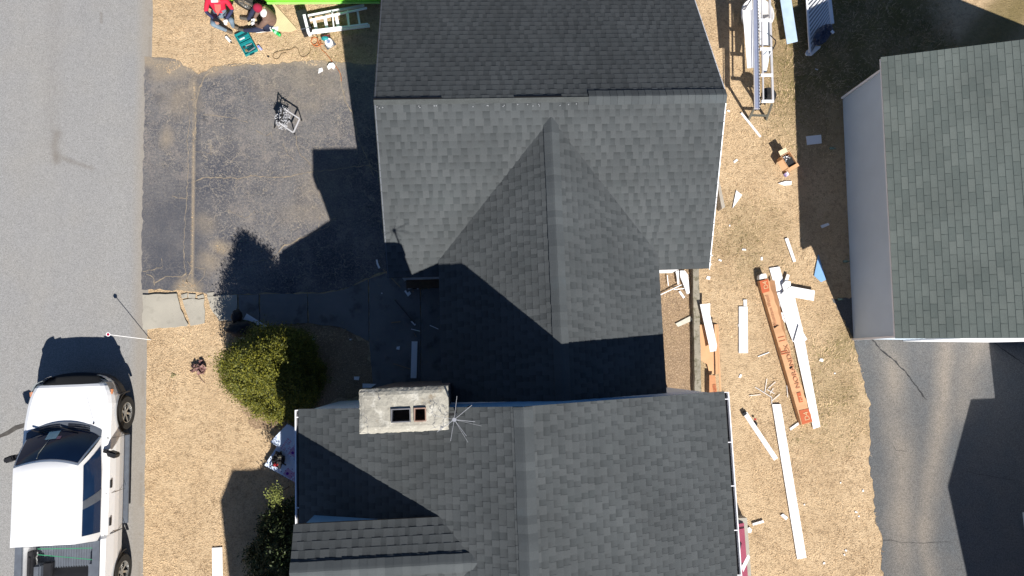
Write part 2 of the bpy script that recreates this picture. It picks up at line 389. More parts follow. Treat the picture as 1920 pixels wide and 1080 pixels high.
for i, (px, w) in enumerate([
    ([(363, 341), (382, 333), (420, 334), (450, 335), (470, 330), (510, 333), (545, 331), (570, 325), (590, 322), (620, 319), (660, 313), (692, 310), (710, 324)], .035),
    ([(637, 133), (640, 160), (648, 190), (660, 210), (666, 235), (672, 262), (690, 300), (700, 330)], .045),
    ([(366, 262), (368, 190), (374, 165), (384, 145), (402, 127), (440, 121), (480, 119)], .06),
    ([(524, 473), (530, 462), (545, 457), (560, 448), (590, 436), (615, 425), (622, 412), (632, 410)], .035),
    ([(524, 470), (515, 482), (500, 488), (470, 492)], .02),
    ([(555, 255), (557, 275), (563, 290), (575, 300), (590, 318)], .018), ([(380, 215), (410, 218), (440, 222), (465, 230)], .018),
    ([(388, 265), (395, 275), (398, 290), (380, 285), (366, 284)], .018), ([(480, 245), (500, 255), (510, 248), (512, 262)], .018),
    ([(352, 190), (356, 230), (351, 265), (354, 300), (350, 380), (345, 450), (346, 500), (352, 530)], .02),
    ([(268, 509), (290, 505), (305, 500), (303, 485)], .02), ([(322, 367), (335, 372), (352, 372)], .018),
    ([(355, 545), (350, 525), (362, 505), (352, 490)], .03), ([(290, 532), (310, 518), (340, 520), (350, 512)], .035), ([(276, 515), (288, 520), (290, 535)], .03),
    ([(365, 500), (385, 505), (382, 520), (372, 530)], .018), ([(590, 322), (600, 345), (598, 370), (612, 385)], .018),
    ([(555, 305), (540, 290), (530, 270)], .015), ([(430, 395), (460, 410), (478, 398)], .014), ([(600, 405), (598, 430), (575, 450)], .014)]):
    q = crack("c", px, w, None, seed=i, jit=.016); mb.add(q.v, q.f)
ck = mb.build("crack", sandc, drv)
tag(ck, "sand filled cracks branching across the driveway")

# concrete walk
def conc_mat(n, l, p):
    p.inputs["Roughness"].default_value = .93
    tc = n.new("ShaderNodeTexCoord").outputs["Object"]
    a = nd_mix(n, l, nd_noise(n, l, tc, 1.5, 6), (.36, .335, .28), (.29, .27, .23))
    a = nd_mix(n, l, nd_noise(n, l, tc, 5, 8, .55, .75, 0, .6), a, (.20, .185, .155))
    g = nd_noise(n, l, tc, 120, 3, .3, .7, .82, 1.18)
    vm = n.new("ShaderNodeVectorMath"); vm.operation = 'SCALE'; l.new(a, vm.inputs[0]); l.new(g, vm.inputs["Scale"]); l.new(vm.outputs[0], p.inputs["Base Color"])
CONC = attr_mat("old_concrete", conc_mat)
mb = MB()
def slab(px, z1=.035, z0=-.05, seed=0, amp=.012): mb.prism([tuple(q) for q in rough_poly(W2(px), .12, amp, seed)], z0, z1)
slab([(269, 553), (333, 551), (340, 580), (354, 608), (350, 612), (269, 618)], .05, seed=1)
slab([(343, 563), (384, 560), (384, 606), (358, 611), (352, 590)], .03, seed=2, amp=.02)
slab([(389, 556), (425, 553), (445, 553), (446, 600), (412, 602), (400, 585)], .04, seed=3, amp=.02)
walkB = mb; mb = MB()
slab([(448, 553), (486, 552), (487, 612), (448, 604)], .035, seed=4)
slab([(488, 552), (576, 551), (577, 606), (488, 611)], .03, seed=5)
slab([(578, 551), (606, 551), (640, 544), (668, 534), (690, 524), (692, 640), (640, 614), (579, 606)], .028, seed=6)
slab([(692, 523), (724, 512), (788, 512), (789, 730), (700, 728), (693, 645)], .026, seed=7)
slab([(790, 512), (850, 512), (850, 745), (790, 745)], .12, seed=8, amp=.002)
mbD = mb; mb = walkB
for px in ([(340, 553), (352, 550), (352, 558), (342, 560)], [(354, 551), (368, 552), (366, 560), (354, 559)], [(370, 556), (382, 552), (384, 558), (372, 560)], [(389, 549), (402, 548), (400, 555), (390, 555)]): slab(px, .03, seed=9, amp=.02)
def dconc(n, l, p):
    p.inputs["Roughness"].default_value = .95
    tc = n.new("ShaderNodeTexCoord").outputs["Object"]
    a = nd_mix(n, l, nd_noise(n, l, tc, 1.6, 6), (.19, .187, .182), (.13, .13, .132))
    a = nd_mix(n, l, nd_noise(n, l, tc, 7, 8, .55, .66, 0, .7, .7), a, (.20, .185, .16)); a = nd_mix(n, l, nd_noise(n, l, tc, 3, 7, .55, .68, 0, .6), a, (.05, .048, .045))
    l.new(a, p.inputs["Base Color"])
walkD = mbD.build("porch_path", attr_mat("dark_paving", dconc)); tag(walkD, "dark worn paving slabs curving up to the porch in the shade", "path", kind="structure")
walk = mb.build("walkway", CONC, bevel=0); tag(walk, "cracked concrete walkway slabs leading from the street to the porch", "walkway", kind="structure")
# mulch bed under the shrub, leaf strip by the wall
def soil(n, l, p):
    p.inputs["Roughness"].default_value = 1
    tc = n.new("ShaderNodeTexCoord").outputs["Object"]
    a = nd_mix(n, l, nd_noise(n, l, tc, 3, 6), (.34, .235, .14), (.24, .165, .10))
    a = nd_mix(n, l, nd_noise(n, l, tc, 26, 6, .5, .65, 0, .8), a, (.50, .36, .24)); a = nd_mix(n, l, nd_noise(n, l, tc, 70, 4, .5, .65, 0, .8), a, (.09, .06, .04))
    l.new(a, p.inputs["Base Color"])
    nb = n.new("ShaderNodeTexNoise"); nb.inputs["Scale"].default_value = 60; nb.inputs["Detail"].default_value = 8; l.new(tc, nb.inputs["Vector"])
    bp = n.new("ShaderNodeBump"); bp.inputs["Distance"].default_value = .02; l.new(nb.outputs[0], bp.inputs["Height"]); l.new(bp.outputs[0], p.inputs["Normal"])
SOIL = attr_mat("leafy_soil", soil)
tag(sheet("planting_bed", rough_poly(W2([(430, 612), (480, 614), (577, 608), (640, 616), (690, 645), (700, 740), (640, 745), (560, 800), (470, 800), (430, 700)]), .12, .06, 3), .005, SOIL), "dark leafy bed under the evergreen shrub", "bed", kind="structure")
tag(sheet("leaf_strip", rough_poly(W2([(1160, 495), (1298, 495), (1303, 740), (1160, 745)]), .12, .01, 3), .005, SOIL), "strip of dry leaves between the house and the low concrete wall", "bed", kind="structure")
# right driveway
DR2 = W2([(1560, 560), (1600, 634), (1606, 660), (1614, 690), (1622, 730), (1631, 752), (1630, 800), (1632, 850), (1629, 870), (1637, 915), (1641, 975), (1655, 1015), (1652, 1060), (1662, 1110), (1670, 1300), (2250, 1300), (2250, 540)])
def d2_light(X, Y):
    s = .75 * np.clip(1 - seg_dist(X, Y, W2([(1668, 630), (1674, 740), (1690, 860), (1690, 1000), (1696, 1100)])) / .55, 0, 1)
    s = np.maximum(s, .75 * np.clip(1 - seg_dist(X, Y, W2([(1775, 600), (1772, 740), (1745, 900), (1730, 1000), (1745, 1100)])) / .42, 0, 1))
    s = np.maximum(s, .6 * np.clip(1 - seg_dist(X, Y, W2([(1840, 630), (1800, 760)])) / .6, 0, 1))
    return np.clip(s * (.2 + 1.5 * fbm(X, Y, 1.2)), 0, 1)
def d2_mat(n, l, p):
    p.inputs["Roughness"].default_value = .9; p.inputs["Specular IOR Level"].default_value = .2
    tc = n.new("ShaderNodeTexCoord").outputs["Object"]
    a = nd_mix(n, l, nd_noise(n, l, tc, 1.3, 6), (.088, .094, .100), (.108, .106, .104))
    s = nd_attr(n, "light").outputs["Fac"]; a = nd_mix(n, l, s, a, (.205, .180, .152))
    v = n.new("ShaderNodeTexVoronoi"); v.inputs["Scale"].default_value = 70; l.new(tc, v.inputs["Vector"]); sv = n.new("ShaderNodeSeparateColor"); l.new(v.outputs["Color"], sv.inputs[0])
    r = n.new("ShaderNodeMapRange"); r.inputs[3].default_value = .72; r.inputs[4].default_value = 1.3; l.new(sv.outputs[0], r.inputs[0])
    g = nd_math(n, l, 'MULTIPLY', nd_noise(n, l, tc, 120, 3, .3, .7, .75, 1.25), r.outputs[0])
    vm = n.new("ShaderNodeVectorMath"); vm.operation = 'SCALE'; l.new(a, vm.inputs[0]); l.new(g, vm.inputs["Scale"]); l.new(vm.outputs[0], p.inputs["Base Color"])
d2 = sheet("garage_driveway", rough_poly(DR2, .09, .035, 8), .005, attr_mat("worn_asphalt", d2_mat), grid=(.10, (9, 17, -6.5, 1.2)), attrs={"light": d2_light})
tag(d2, "worn asphalt driveway in front of the grey garage", "driveway", kind="structure")
mb = MB()
for i, (px, w) in enumerate([([(1634, 634), (1650, 655), (1675, 675), (1700, 700), (1718, 725), (1737, 750)], .05), ([(1850, 632), (1880, 655), (1930, 690)], .04)]):
    q = crack("c", px, w, None, seed=i + 40, jit=.012); mb.add(q.v, q.f)
tag(mb.build("crack", mat("crack_tar", (.03, .03, .032)), d2), "dark crack")
mb = MB()
for i, (px, w) in enumerate([([(1650, 1015), (1668, 1012), (1690, 1018), (1740, 1018), (1780, 1015)], .010), ([(1672, 830), (1680, 845), (1700, 846)], .010), ([(1800, 880), (1840, 890), (1900, 900)], .01)]):
    q = crack("c", px, w, None, seed=i + 50, jit=.01); mb.add(q.v, q.f)
mb.build("crack", mat("crack_tar", (.03, .03, .032)), d2)

# ------------------------------------------------------------------ grass blades
def blades(name, n, label, region, lo=.03, hi=.075, green=False):
    x = RNG.uniform(region[0], region[1], n); y = RNG.uniform(region[2], region[3], n)
    bad = (x < -7.78) | inside(x, y, [tuple(p[:2]) for p in DRV]) & (drv_sand(x, y) < .65) | (inside(x, y, [tuple(p[:2]) for p in DR2]))
    for pp in ([(269, 553), (445, 553), (446, 600), (412, 602), (354, 606), (269, 618)], [(440, 550), (850, 512), (850, 745), (700, 740), (690, 645), (577, 606), (440, 612)], [(560, 640), (1400, 640), (1420, 1200), (560, 1200)],
               [(1290, 500), (1320, 500), (1330, 760), (1300, 760)], [(1380, 965), (1404, 965), (1420, 1300), (1380, 1300)]):
        bad |= inside(x, y, [tuple(p[:2]) for p in W2(pp)])
    bad |= (x > -1.6) & (x < 5.0) & (y > 2.0) & (y < 8.2); bad |= (x > 9.7) & (y > .3) & (y < 6.3)
    den = fbm(x, y, 2.2) * .6 + fbm(x, y, 7) * .4; bad |= den + RNG.uniform(-.22, .22, n) < .44; bad |= fbm(x, y, 12, 2) < .34
    bad |= (inside(x, y, [tuple(p[:2]) for p in W2([(265, 540), (400, 540), (400, 560), (265, 560)])]) & (RNG.random(n) < .6))
    x = x[~bad]; y = y[~bad]; n = len(x)
    g = lawn_green(x, y)
    ang = fbm(x, y, 1.1, 2) * 14 + RNG.normal(0, .9, n); L = RNG.uniform(lo, hi, n) * (1 + 1.1 * g * (x > 6)); w = RNG.uniform(.003, .007, n)
    z = RNG.uniform(.004, .045, n) * (1 + g * (x > 6)); dx, dy = np.cos(ang), np.sin(ang)
    v = np.empty((n, 3, 3)); v[:, 0] = np.stack([x - dy * w, y + dx * w, np.full(n, .002)], 1); v[:, 1] = np.stack([x + dy * w, y - dx * w, np.full(n, .002)], 1)
    v[:, 2] = np.stack([x + dx * L, y + dy * L, z], 1)
    me = bpy.data.meshes.new(name); me.vertices.add(3 * n); me.vertices.foreach_set("co", v.ravel())
    me.loops.add(3 * n); me.loops.foreach_set("vertex_index", np.arange(3 * n, dtype=np.int32)); me.polygons.add(n)
    me.polygons.foreach_set("loop_start", np.arange(0, 3 * n, 3, dtype=np.int32)); me.polygons.foreach_set("loop_total", np.full(n, 3, dtype=np.int32)); me.update(calc_edges=True)
    t = RNG.random(n); A = np.array([.80, .60, .37]); B = np.array([.30, .20, .115]); G1 = np.array([.16, .14, .05])
    patch_ = np.clip((fbm(x, y, 1.3) - .35) * 2.2, 0, 1); t = np.clip(t * .65 + patch_ * .5, 0, 1); c = A * t[:, None] + B * (1 - t[:, None]); k = (RNG.random(n) < g * .8)[:, None]; c = np.where(k, G1 * (.6 + t[:, None]), c)
    c4 = np.ones((n, 3, 4)); c4[:, :, :3] = c[:, None, :]
    ca = me.color_attributes.new("tint", 'FLOAT_COLOR', 'CORNER'); ca.data.foreach_set("color", c4.astype(np.float32).ravel())
    def bm_(n_, l_, p):
        p.inputs["Roughness"].default_value = .8; p.inputs["Specular IOR Level"].default_value = .15; l_.new(nd_attr(n_, "tint").outputs["Color"], p.inputs["Base Color"])
    me.materials.append(attr_mat("grass_blade", bm_)); o = bpy.data.objects.new(name, me); COL.objects.link(o)
    tag(o, label, "grass", kind="stuff"); return o
blades("grass", 360000, "matted blades of dormant straw coloured grass on the lawns", (-7.8, 13.4, -5.6, 10.3))

# ================================================================== ROOF HELPERS
def shingles(mb, O, U, V, ul, vl, ex=.143, wmin=.085, wmax=.195, tab3=False, seed=0, skip=None):
    rr = random.Random(seed); O = Vector(O); U = Vector(U).normalized(); V = Vector(V).normalized(); N = U.cross(V)
    if N.z < 0: N = -N
    rows = int(math.ceil(vl / ex))
    for k in range(rows):
        v0 = k * ex; v1 = min(vl, v0 + ex); u = 0.0; hi = rr.random() < .5; off = 0
        if tab3: off = (k % 2) * .1525 + rr.uniform(-.008, .008)
        if tab3: u = -off
        while u < ul:
            w = .305 if tab3 else (rr.uniform(wmin, wmax) if hi else rr.uniform(wmin * .8, wmax * .75))
            a = max(0, u); b = min(ul, u + w)
            if ul - b < .03: b = ul
            g = .006 if tab3 else 0
            if b - a > .01:
                z0 = .0095 if (hi or tab3) else .0055; z1 = .0025 if (hi or tab3) else .0015
                p = lambda uu, vv, zz: O + U * uu + V * vv + N * zz
                aa, bb = a + g, b - g
                vs = [p(aa, v0, z0), p(bb, v0, z0), p(bb, v1 + .01, z1), p(aa, v1 + .01, z1), p(aa, v0, -.01), p(bb, v0, -.01), p(bb, v1, -.01), p(aa, v1, -.01)]
                r_ = rr.random() * .8 + (0.2 if hi else 0.0); h_ = 1.0 if hi else 0.0
                if tab3: h_ = 0.
                lo = (r_, 0, h_, 1); up = (r_, 1, h_, 1)
                cs = [lo, lo, up, up, lo, lo, lo, lo, lo, up, up, lo, lo, up, up, lo]
                mb.add(vs, [(0, 1, 2, 3), (4, 5, 1, 0), (5, 6, 2, 1), (4, 7, 3, 0)], cs)
            u = b if b >= ul else u + w
            hi = not hi
        if tab3:   # dark slot backing
            p = lambda uu, vv, zz: O + U * uu + V * vv + N * zz
            mb.add([p(0, v0, .001), p(ul, v0, .001), p(ul, v1, .001), p(0, v1, .001)], [(0, 1, 2, 3)], [(0, 1, 0, 1)] * 4)
def ridge_caps(mb, A, B, pitch, half=.15, ex=.143, seed=0, lift=.02, up=None):
    rr = random.Random(seed); A = Vector(A); B = Vector(B); d = (B - A).normalized(); L = (B - A).length
    s = Vector((-d.y, d.x, 0)); k = 0; u = 0.0
    while u < L:
        w = ex * rr.uniform(.97, 1.03); e = min(L, u + w + .02); z0 = lift + .010; z1 = lift + .003; j = rr.uniform(-.004, .004)
        def P(uu, ss, z): return A + d * uu + s * (ss + j) + Vector((0, 0, z - abs(ss) * pitch))
        prof = (-half, -.035, 0, .035, half); r_ = rr.random(); vs = []
        for uu, z in ((u, z0), (e, z1)):
            for q in prof: vs.append(P(uu, q, z - (.004 if q == 0 else 0)))
        vs += [P(u, q, lift - .01) for q in prof]
        fs = [(i, i + 1, i + 6, i + 5) for i in range(4)] + [(i, i + 1, i + 11, i + 10) for i in range(4)]
        mb.add(vs, fs, [(r_, 0, 1, 1)] * (4 * 8)); u += w
# ================================================================== HOUSE
SIDING = mat("white_siding", (.66, .68, .70), (.60, .62, .65), 2, rough=.6)
TRIM = mat("white_trim", (.80, .81, .83), (.74, .75, .78), 4, rough=.45)
DECK = mat("roof_deck", (.05, .045, .04), rough=.9)
GLASS = mat("dark_glass", (.012, .014, .018), (.02, .022, .028), 2, rough=.05, spec=.6)
house = thing("house", "sprawling house with three joined charcoal shingle roofs and a concrete topped chimney", "house", (1.7, 0, 0))
def siding_wall(poly3, nrm, step=.115):
    pass
def gable_roof(x0, x1, y0, y1, axis, hr, he, seed, m=SH, thick=.09, inset=.03):
    """axis 'x': ridge along x ; returns roof deck mesh builder and shingles"""
    deck = MB(); sh = MB()
    if axis == 'x':
        ym = (y0 + y1) / 2; run = (y1 - y0) / 2; dz = hr - he
        deck.add([(x0, y0, he), (x1, y0, he), (x1, ym, hr), (x0, ym, hr), (x1, y1, he), (x0, y1, he),
                  (x0, y0, he - thick), (x1, y0, he - thick), (x1, ym, hr - thick), (x0, ym, hr - thick), (x1, y1, he - thick), (x0, y1, he - thick)],
                 [(0, 1, 2, 3), (3, 2, 4, 5), (6, 7, 8, 9), (9, 8, 10, 11), (0, 1, 7, 6), (5, 4, 10, 11), (0, 3, 9, 6), (3, 5, 11, 9), (1, 2, 8, 7), (2, 4, 10, 8)])
        sl = math.hypot(run, dz)
        shingles(sh, (x0 - inset, y0, he + .003), (1, 0, 0), (0, run, dz), x1 - x0 + 2 * inset, sl, seed=seed)
        shingles(sh, (x1 + inset, y1, he + .003), (-1, 0, 0), (0, -run, dz), x1 - x0 + 2 * inset, sl, seed=seed + 1)
    else:
        xm = (x0 + x1) / 2; run = (x1 - x0) / 2; dz = hr - he
        deck.add([(x0, y0, he), (x0, y1, he), (xm, y1, hr), (xm, y0, hr), (x1, y1, he), (x1, y0, he),
                  (x0, y0, he - thick), (x0, y1, he - thick), (xm, y1, hr - thick), (xm, y0, hr - thick), (x1, y1, he - thick), (x1, y0, he - thick)],
                 [(0, 1, 2, 3), (3, 2, 4, 5), (6, 7, 8, 9), (9, 8, 10, 11), (0, 1, 7, 6), (5, 4, 10, 11), (0, 3, 9, 6), (3, 5, 11, 9), (1, 2, 8, 7), (2, 4, 10, 8)])
        sl = math.hypot(run, dz)
        shingles(sh, (x0, y1 + inset, he + .003), (0, -1, 0), (run, 0, dz), y1 - y0 + 2 * inset, sl, seed=seed)
        shingles(sh, (x1, y0 - inset, he + .003), (0, 1, 0), (-run, 0, dz), y1 - y0 + 2 * inset, sl, seed=seed + 1)
    return deck, sh
# north wing
NX0, NX1, NY0, NY1, NHR, NHE = -1.72, 5.25, 1.87, 8.43, 4.05, 2.40
CX0, CX1, CHR, CHE, CY0 = -.64, 4.10, 3.87, 2.56, -.80
SX0, SX1, SY0, SY1, SHR, SHE = -3.34, 5.0, -8.3, -.80, 5.48, 3.45
def wallbox(x0, x1, y0, y1, h, gable=None):
    """walls as lapped boards; gable=(axis, ridge height)"""
    mb = MB(); mb.prism([(x0, y0), (x1, y0), (x1, y1), (x0, y1)], 0, h)
    if gable:
        ax, hr = gable
        if ax == 'x':
            ym = (y0 + y1) / 2; mb.add([(x0, y0, h), (x0, y1, h), (x0, ym, hr), (x1, y0, h), (x1, y1, h), (x1, ym, hr)], [(0, 1, 2), (3, 4, 5), (0, 2, 5, 3), (1, 4, 5, 2)])
        else:
            xm = (x0 + x1) / 2; mb.add([(x0, y0, h), (x1, y0, h), (xm, y0, hr), (x0, y1, h), (x1, y1, h), (xm, y1, hr)], [(0, 1, 2), (3, 4, 5), (0, 2, 5, 3), (1, 4, 5, 2)])
    return mb
def laps(mb, a, b, nrm, h0, h1, step=.115):
    a = Vector(a); b = Vector(b); n = Vector(nrm); z = h0
    while z < h1 - .02:
        vs = [a + n * .016 + Vector((0, 0, z)), b + n * .016 + Vector((0, 0, z)), b + n * .004 + Vector((0, 0, z + step)), a + n * .004 + Vector((0, 0, z + step)), a + Vector((0, 0, z)), b + Vector((0, 0, z))]
        mb.add(vs, [(0, 1, 2, 3), (4, 5, 1, 0)]); z += step
ins = .22
def walls_with_laps(name, x0, x1, y0, y1, h, gable, sides):
    mb = wallbox(x0, x1, y0, y1, h, gable)
    for s in sides:
        if s == 'W': laps(mb, (x0, y0, 0), (x0, y1, 0), (-1, 0, 0), .15, h)
        if s == 'E': laps(mb, (x1, y0, 0), (x1, y1, 0), (1, 0, 0), .15, h)
        if s == 'S': laps(mb, (x0, y0, 0), (x1, y0, 0), (0, -1, 0), .15, h)
        if s == 'N': laps(mb, (x0, y1, 0), (x1, y1, 0), (0, 1, 0), .15, h)
    return mb.build(name, SIDING, house)
slopeN = (NHR - NHE) / ((NY1 - NY0) / 2)
walls_with_laps("wall", NX0 + .12, NX1 - .12, NY0 + ins, NY1 - ins, NHE - .02, ('x', NHR - .13), "WES")
walls_with_laps("wall", CX0 + ins, CX1 - ins, SY1 - .2, NY0 + ins + .1, CHE - .02, None, "WE")
wS = walls_with_laps("wall", SX0 + .14, SX1 - .14, SY0 + .1, SY1 - .012, SHE - .04, ('y', SHR - .14), "WEN")
# laps on the south block's north gable
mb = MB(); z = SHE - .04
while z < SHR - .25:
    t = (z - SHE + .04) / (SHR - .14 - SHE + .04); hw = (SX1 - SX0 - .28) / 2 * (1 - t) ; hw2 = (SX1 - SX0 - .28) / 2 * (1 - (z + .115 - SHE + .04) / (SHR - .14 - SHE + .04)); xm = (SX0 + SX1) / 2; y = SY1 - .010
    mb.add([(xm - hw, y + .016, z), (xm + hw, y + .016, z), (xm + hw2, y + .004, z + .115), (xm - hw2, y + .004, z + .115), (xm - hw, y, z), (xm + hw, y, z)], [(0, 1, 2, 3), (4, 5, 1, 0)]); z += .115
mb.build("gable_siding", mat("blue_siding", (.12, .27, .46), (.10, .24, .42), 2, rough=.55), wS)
# foundation
mb = MB()
for a in ((NX0 + .10, NX1 - .10, NY0 + ins - .02, NY1 - ins + .02), (SX0 + .12, SX1 - .12, SY0 + .08, SY1 - .04), (CX0 + ins - .02, CX1 - ins + .02, SY1 - .3, NY0 + .4)): mb.prism([(a[0], a[2]), (a[1], a[2]), (a[1], a[3]), (a[0], a[3])], -.02, .15)
mb.build("foundation", CONC, house)
# roofs
def add_roof(deck, sh, caps=None):
    d = deck.build("roof", DECK, house); s = sh.build("shingle_covering", SH, d)
    if caps: caps.build("ridge_cap", SHC, d)
    return d
dk, sh = gable_roof(NX0, NX1, NY0, NY1, 'x', NHR, NHE, 11)
cp = MB(); ridge_caps(cp, (at(1104, 176, 4.07).x, (NY0 + NY1) / 2, NHR + .004), (NX1 + .03, (NY0 + NY1) / 2, NHR + .004), slopeN, seed=2)
roofN = add_roof(dk, sh, cp)
# open ridge slot not yet capped
ymr = (NY0 + NY1) / 2; xe = at(1104, 176, 4.07).x
mb = MB(); wood = mat("weathered_underlay", (.060, .066, .066), (.045, .05, .05), 5, fine=.2)
mb.add([(NX0 - .03, ymr - .085, NHR - .085 * slopeN + .018), (xe, ymr - .085, NHR - .085 * slopeN + .018), (xe, ymr, NHR + .018), (NX0 - .03, ymr, NHR + .018)], [(0, 1, 2, 3)])
mb.build("ridge_underlay", wood, roofN)
blk = mat("black_gap", (.004, .004, .005), rough=1)
for a, b in ((-1.74, -.42), (1.0, 1.95)):
    mb = MB(); mb.box(((a + b) / 2, ymr + .018, NHR + .018), (b - a, .022, .006)); mb.build("ridge_slot", blk, roofN)
mb = MB(); rr = random.Random(5)
for k in range(20):
    x = rr.uniform(-1.7, 2.3); mb.lathe((x, ymr - .13 + rr.uniform(-.02, .02), NHR - .13 * slopeN + .016), [(0, .005), (.007, .004), (.009, 0)], n=8)
mb.build("nail_head", mat("bright_metal", (.8, .8, .82), rough=.3, metal=.5), roofN)["kind"] = "stuff"
# connector
dk = MB(); sh = MB(); xm = (CX0 + CX1) / 2; runC = xm - CX0; dzC = CHR - CHE; yN = ymr - .35; slC = math.hypot(runC, dzC)
dk.add([(CX0, CY0, CHE), (CX0, yN, CHE), (xm, yN, CHR), (xm, CY0, CHR), (CX1, yN, CHE), (CX1, CY0, CHE), (CX0, CY0, CHE - .09), (CX0, yN, CHE - .09), (CX1, yN, CHE - .09), (CX1, CY0, CHE - .09)],
       [(0, 1, 2, 3), (3, 2, 4, 5), (0, 1, 7, 6), (4, 5, 9, 8)])
def clip_shingle(mb, O, U, V, ul, vl, seed, cut):   # each course is cut at the valley
    rr = random.Random(seed); ex = .143; rows = int(math.ceil(vl / ex)); Vn = Vector(V).normalized()
    for k in range(rows):
        v0 = k * ex; v1 = min(vl, v0 + ex); L = cut(v0)
        shingles(mb, Vector(O) + Vn * v0, U, V, L, v1 - v0, seed=seed * 100 + k)
# the north slope height at y: NHR - slopeN*(ymr-y); connector height at v: CHE + dzC*v/slC -> valley y
valley = lambda v: ymr - (NHR - (CHE + dzC * v / slC)) / slopeN
clip_shingle(sh, (CX0, CY0, CHE + .003), (0, 1, 0), (runC, 0, dzC), 0, slC, 31, lambda v: min(yN, valley(v) + .12) - CY0)
clip_shingle(sh, (CX1, CY0, CHE + .003), (0, 1, 0), (-runC, 0, dzC), 0, slC, 32, lambda v: min(yN, valley(v) + .12) - CY0)
# fix: shingles run from CY0 northwards with U=+y
cp = MB(); ridge_caps(cp, (xm, CY0, CHR + .004), (xm, valley(slC) + .05, CHR + .004), dzC / runC, seed=3, half=.155)
add_roof(dk, sh, cp)
# south block
slopeS = (SHR - SHE) / ((SX1 - SX0) / 2)
dk = MB(); sh = MB(); xs = (SX0 + SX1) / 2; runS = xs - SX0; dzS = SHR - SHE; slS = math.hypot(runS, dzS)
dk.add([(SX0, SY0, SHE), (SX0, SY1, SHE), (xs, SY1, SHR), (xs, SY0, SHR), (SX1, SY1, SHE), (SX1, SY0, SHE),
        (SX0, SY0, SHE - .12), (SX0, SY1, SHE - .12), (xs, SY1, SHR - .12), (xs, SY0, SHR - .12), (SX1, SY1, SHE - .12), (SX1, SY0, SHE - .12)],
       [(0, 1, 2, 3), (3, 2, 4, 5), (6, 7, 8, 9), (9, 8, 10, 11), (0, 1, 7, 6), (4, 5, 11, 10), (0, 3, 9, 6), (3, 5, 11, 9)])
shingles(sh, (SX0 - .02, -6.4, SHE + .003), (0, 1, 0), (runS, 0, dzS), 5.64, slS, seed=41)
shingles(sh, (SX1 + .02, -6.4, SHE + .003), (0, 1, 0), (-runS, 0, dzS), 5.64, slS, seed=42)
cp = MB(); ridge_caps(cp, (xs, -6.4, SHR + .004), (xs, SY1 + .03, SHR + .004), slopeS, seed=4, half=.165)
roofS = add_roof(dk, sh, cp)
# rake boards (blue trim on the south block)
RAKE = TRIM
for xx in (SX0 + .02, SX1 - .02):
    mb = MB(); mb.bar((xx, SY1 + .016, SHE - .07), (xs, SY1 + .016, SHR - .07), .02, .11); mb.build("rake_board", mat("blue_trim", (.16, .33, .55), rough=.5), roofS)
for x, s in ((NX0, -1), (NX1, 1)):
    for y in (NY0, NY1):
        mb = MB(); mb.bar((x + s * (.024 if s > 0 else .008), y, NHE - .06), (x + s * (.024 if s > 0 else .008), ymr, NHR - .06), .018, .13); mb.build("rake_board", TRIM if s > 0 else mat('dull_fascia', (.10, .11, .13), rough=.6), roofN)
# cross gable dormer on the west slope
DN, DS, DR, DHE, DHR, DX0 = -2.63, -4.05, -3.34, 4.78, 5.06, -3.10
dk = MB(); sh = MB(); xin = .25
dk.add([(DX0, DN, DHE), (xin, DN, DHE), (xin, DR, DHR), (DX0, DR, DHR), (xin, DS, DHE), (DX0, DS, DHE), (DX0, DN, DHE - .07), (xin, DN, DHE - .07), (DX0, DR, DHR - .07), (DX0, DS, DHE - .07), (xin, DS, DHE - .07)],
       [(0, 1, 2, 3), (3, 2, 4, 5), (0, 1, 7, 6), (5, 4, 10, 9), (0, 3, 8, 6), (3, 5, 9, 8)])
runD = DN - DR; dzD = DHR - DHE; slD = math.hypot(runD, dzD)
for sgn, y0 in ((-1, DN), (1, DS)):
    for k in range(int(math.ceil(slD / .143))):
        v0 = k * .143; z = DHE + dzD * v0 / slD; xv = SX0 + (z - SHE) / slopeS + .10
        shingles(sh, Vector((DX0 - .02, y0, DHE + .003)) + Vector((0, sgn * runD, dzD)).normalized() * v0, (1, 0, 0), (0, sgn * runD, dzD), xv - DX0, min(.143, slD - v0), seed=60 + k)
cp = MB(); ridge_caps(cp, (DX0 - .02, DR, DHR + .004), (SX0 + (DHR - SHE) / slopeS + .05, DR, DHR + .004), dzD / runD, seed=8, half=.15)
roofD = add_roof(dk, sh, cp)
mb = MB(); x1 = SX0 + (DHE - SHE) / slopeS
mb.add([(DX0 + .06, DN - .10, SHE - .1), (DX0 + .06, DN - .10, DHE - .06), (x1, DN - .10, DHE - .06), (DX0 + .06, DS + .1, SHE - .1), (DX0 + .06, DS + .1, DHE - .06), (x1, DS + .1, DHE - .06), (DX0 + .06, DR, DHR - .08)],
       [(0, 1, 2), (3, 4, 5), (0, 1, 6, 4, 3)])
mb.build("dormer_wall", mat("blue_siding", (.12, .27, .46)), house)
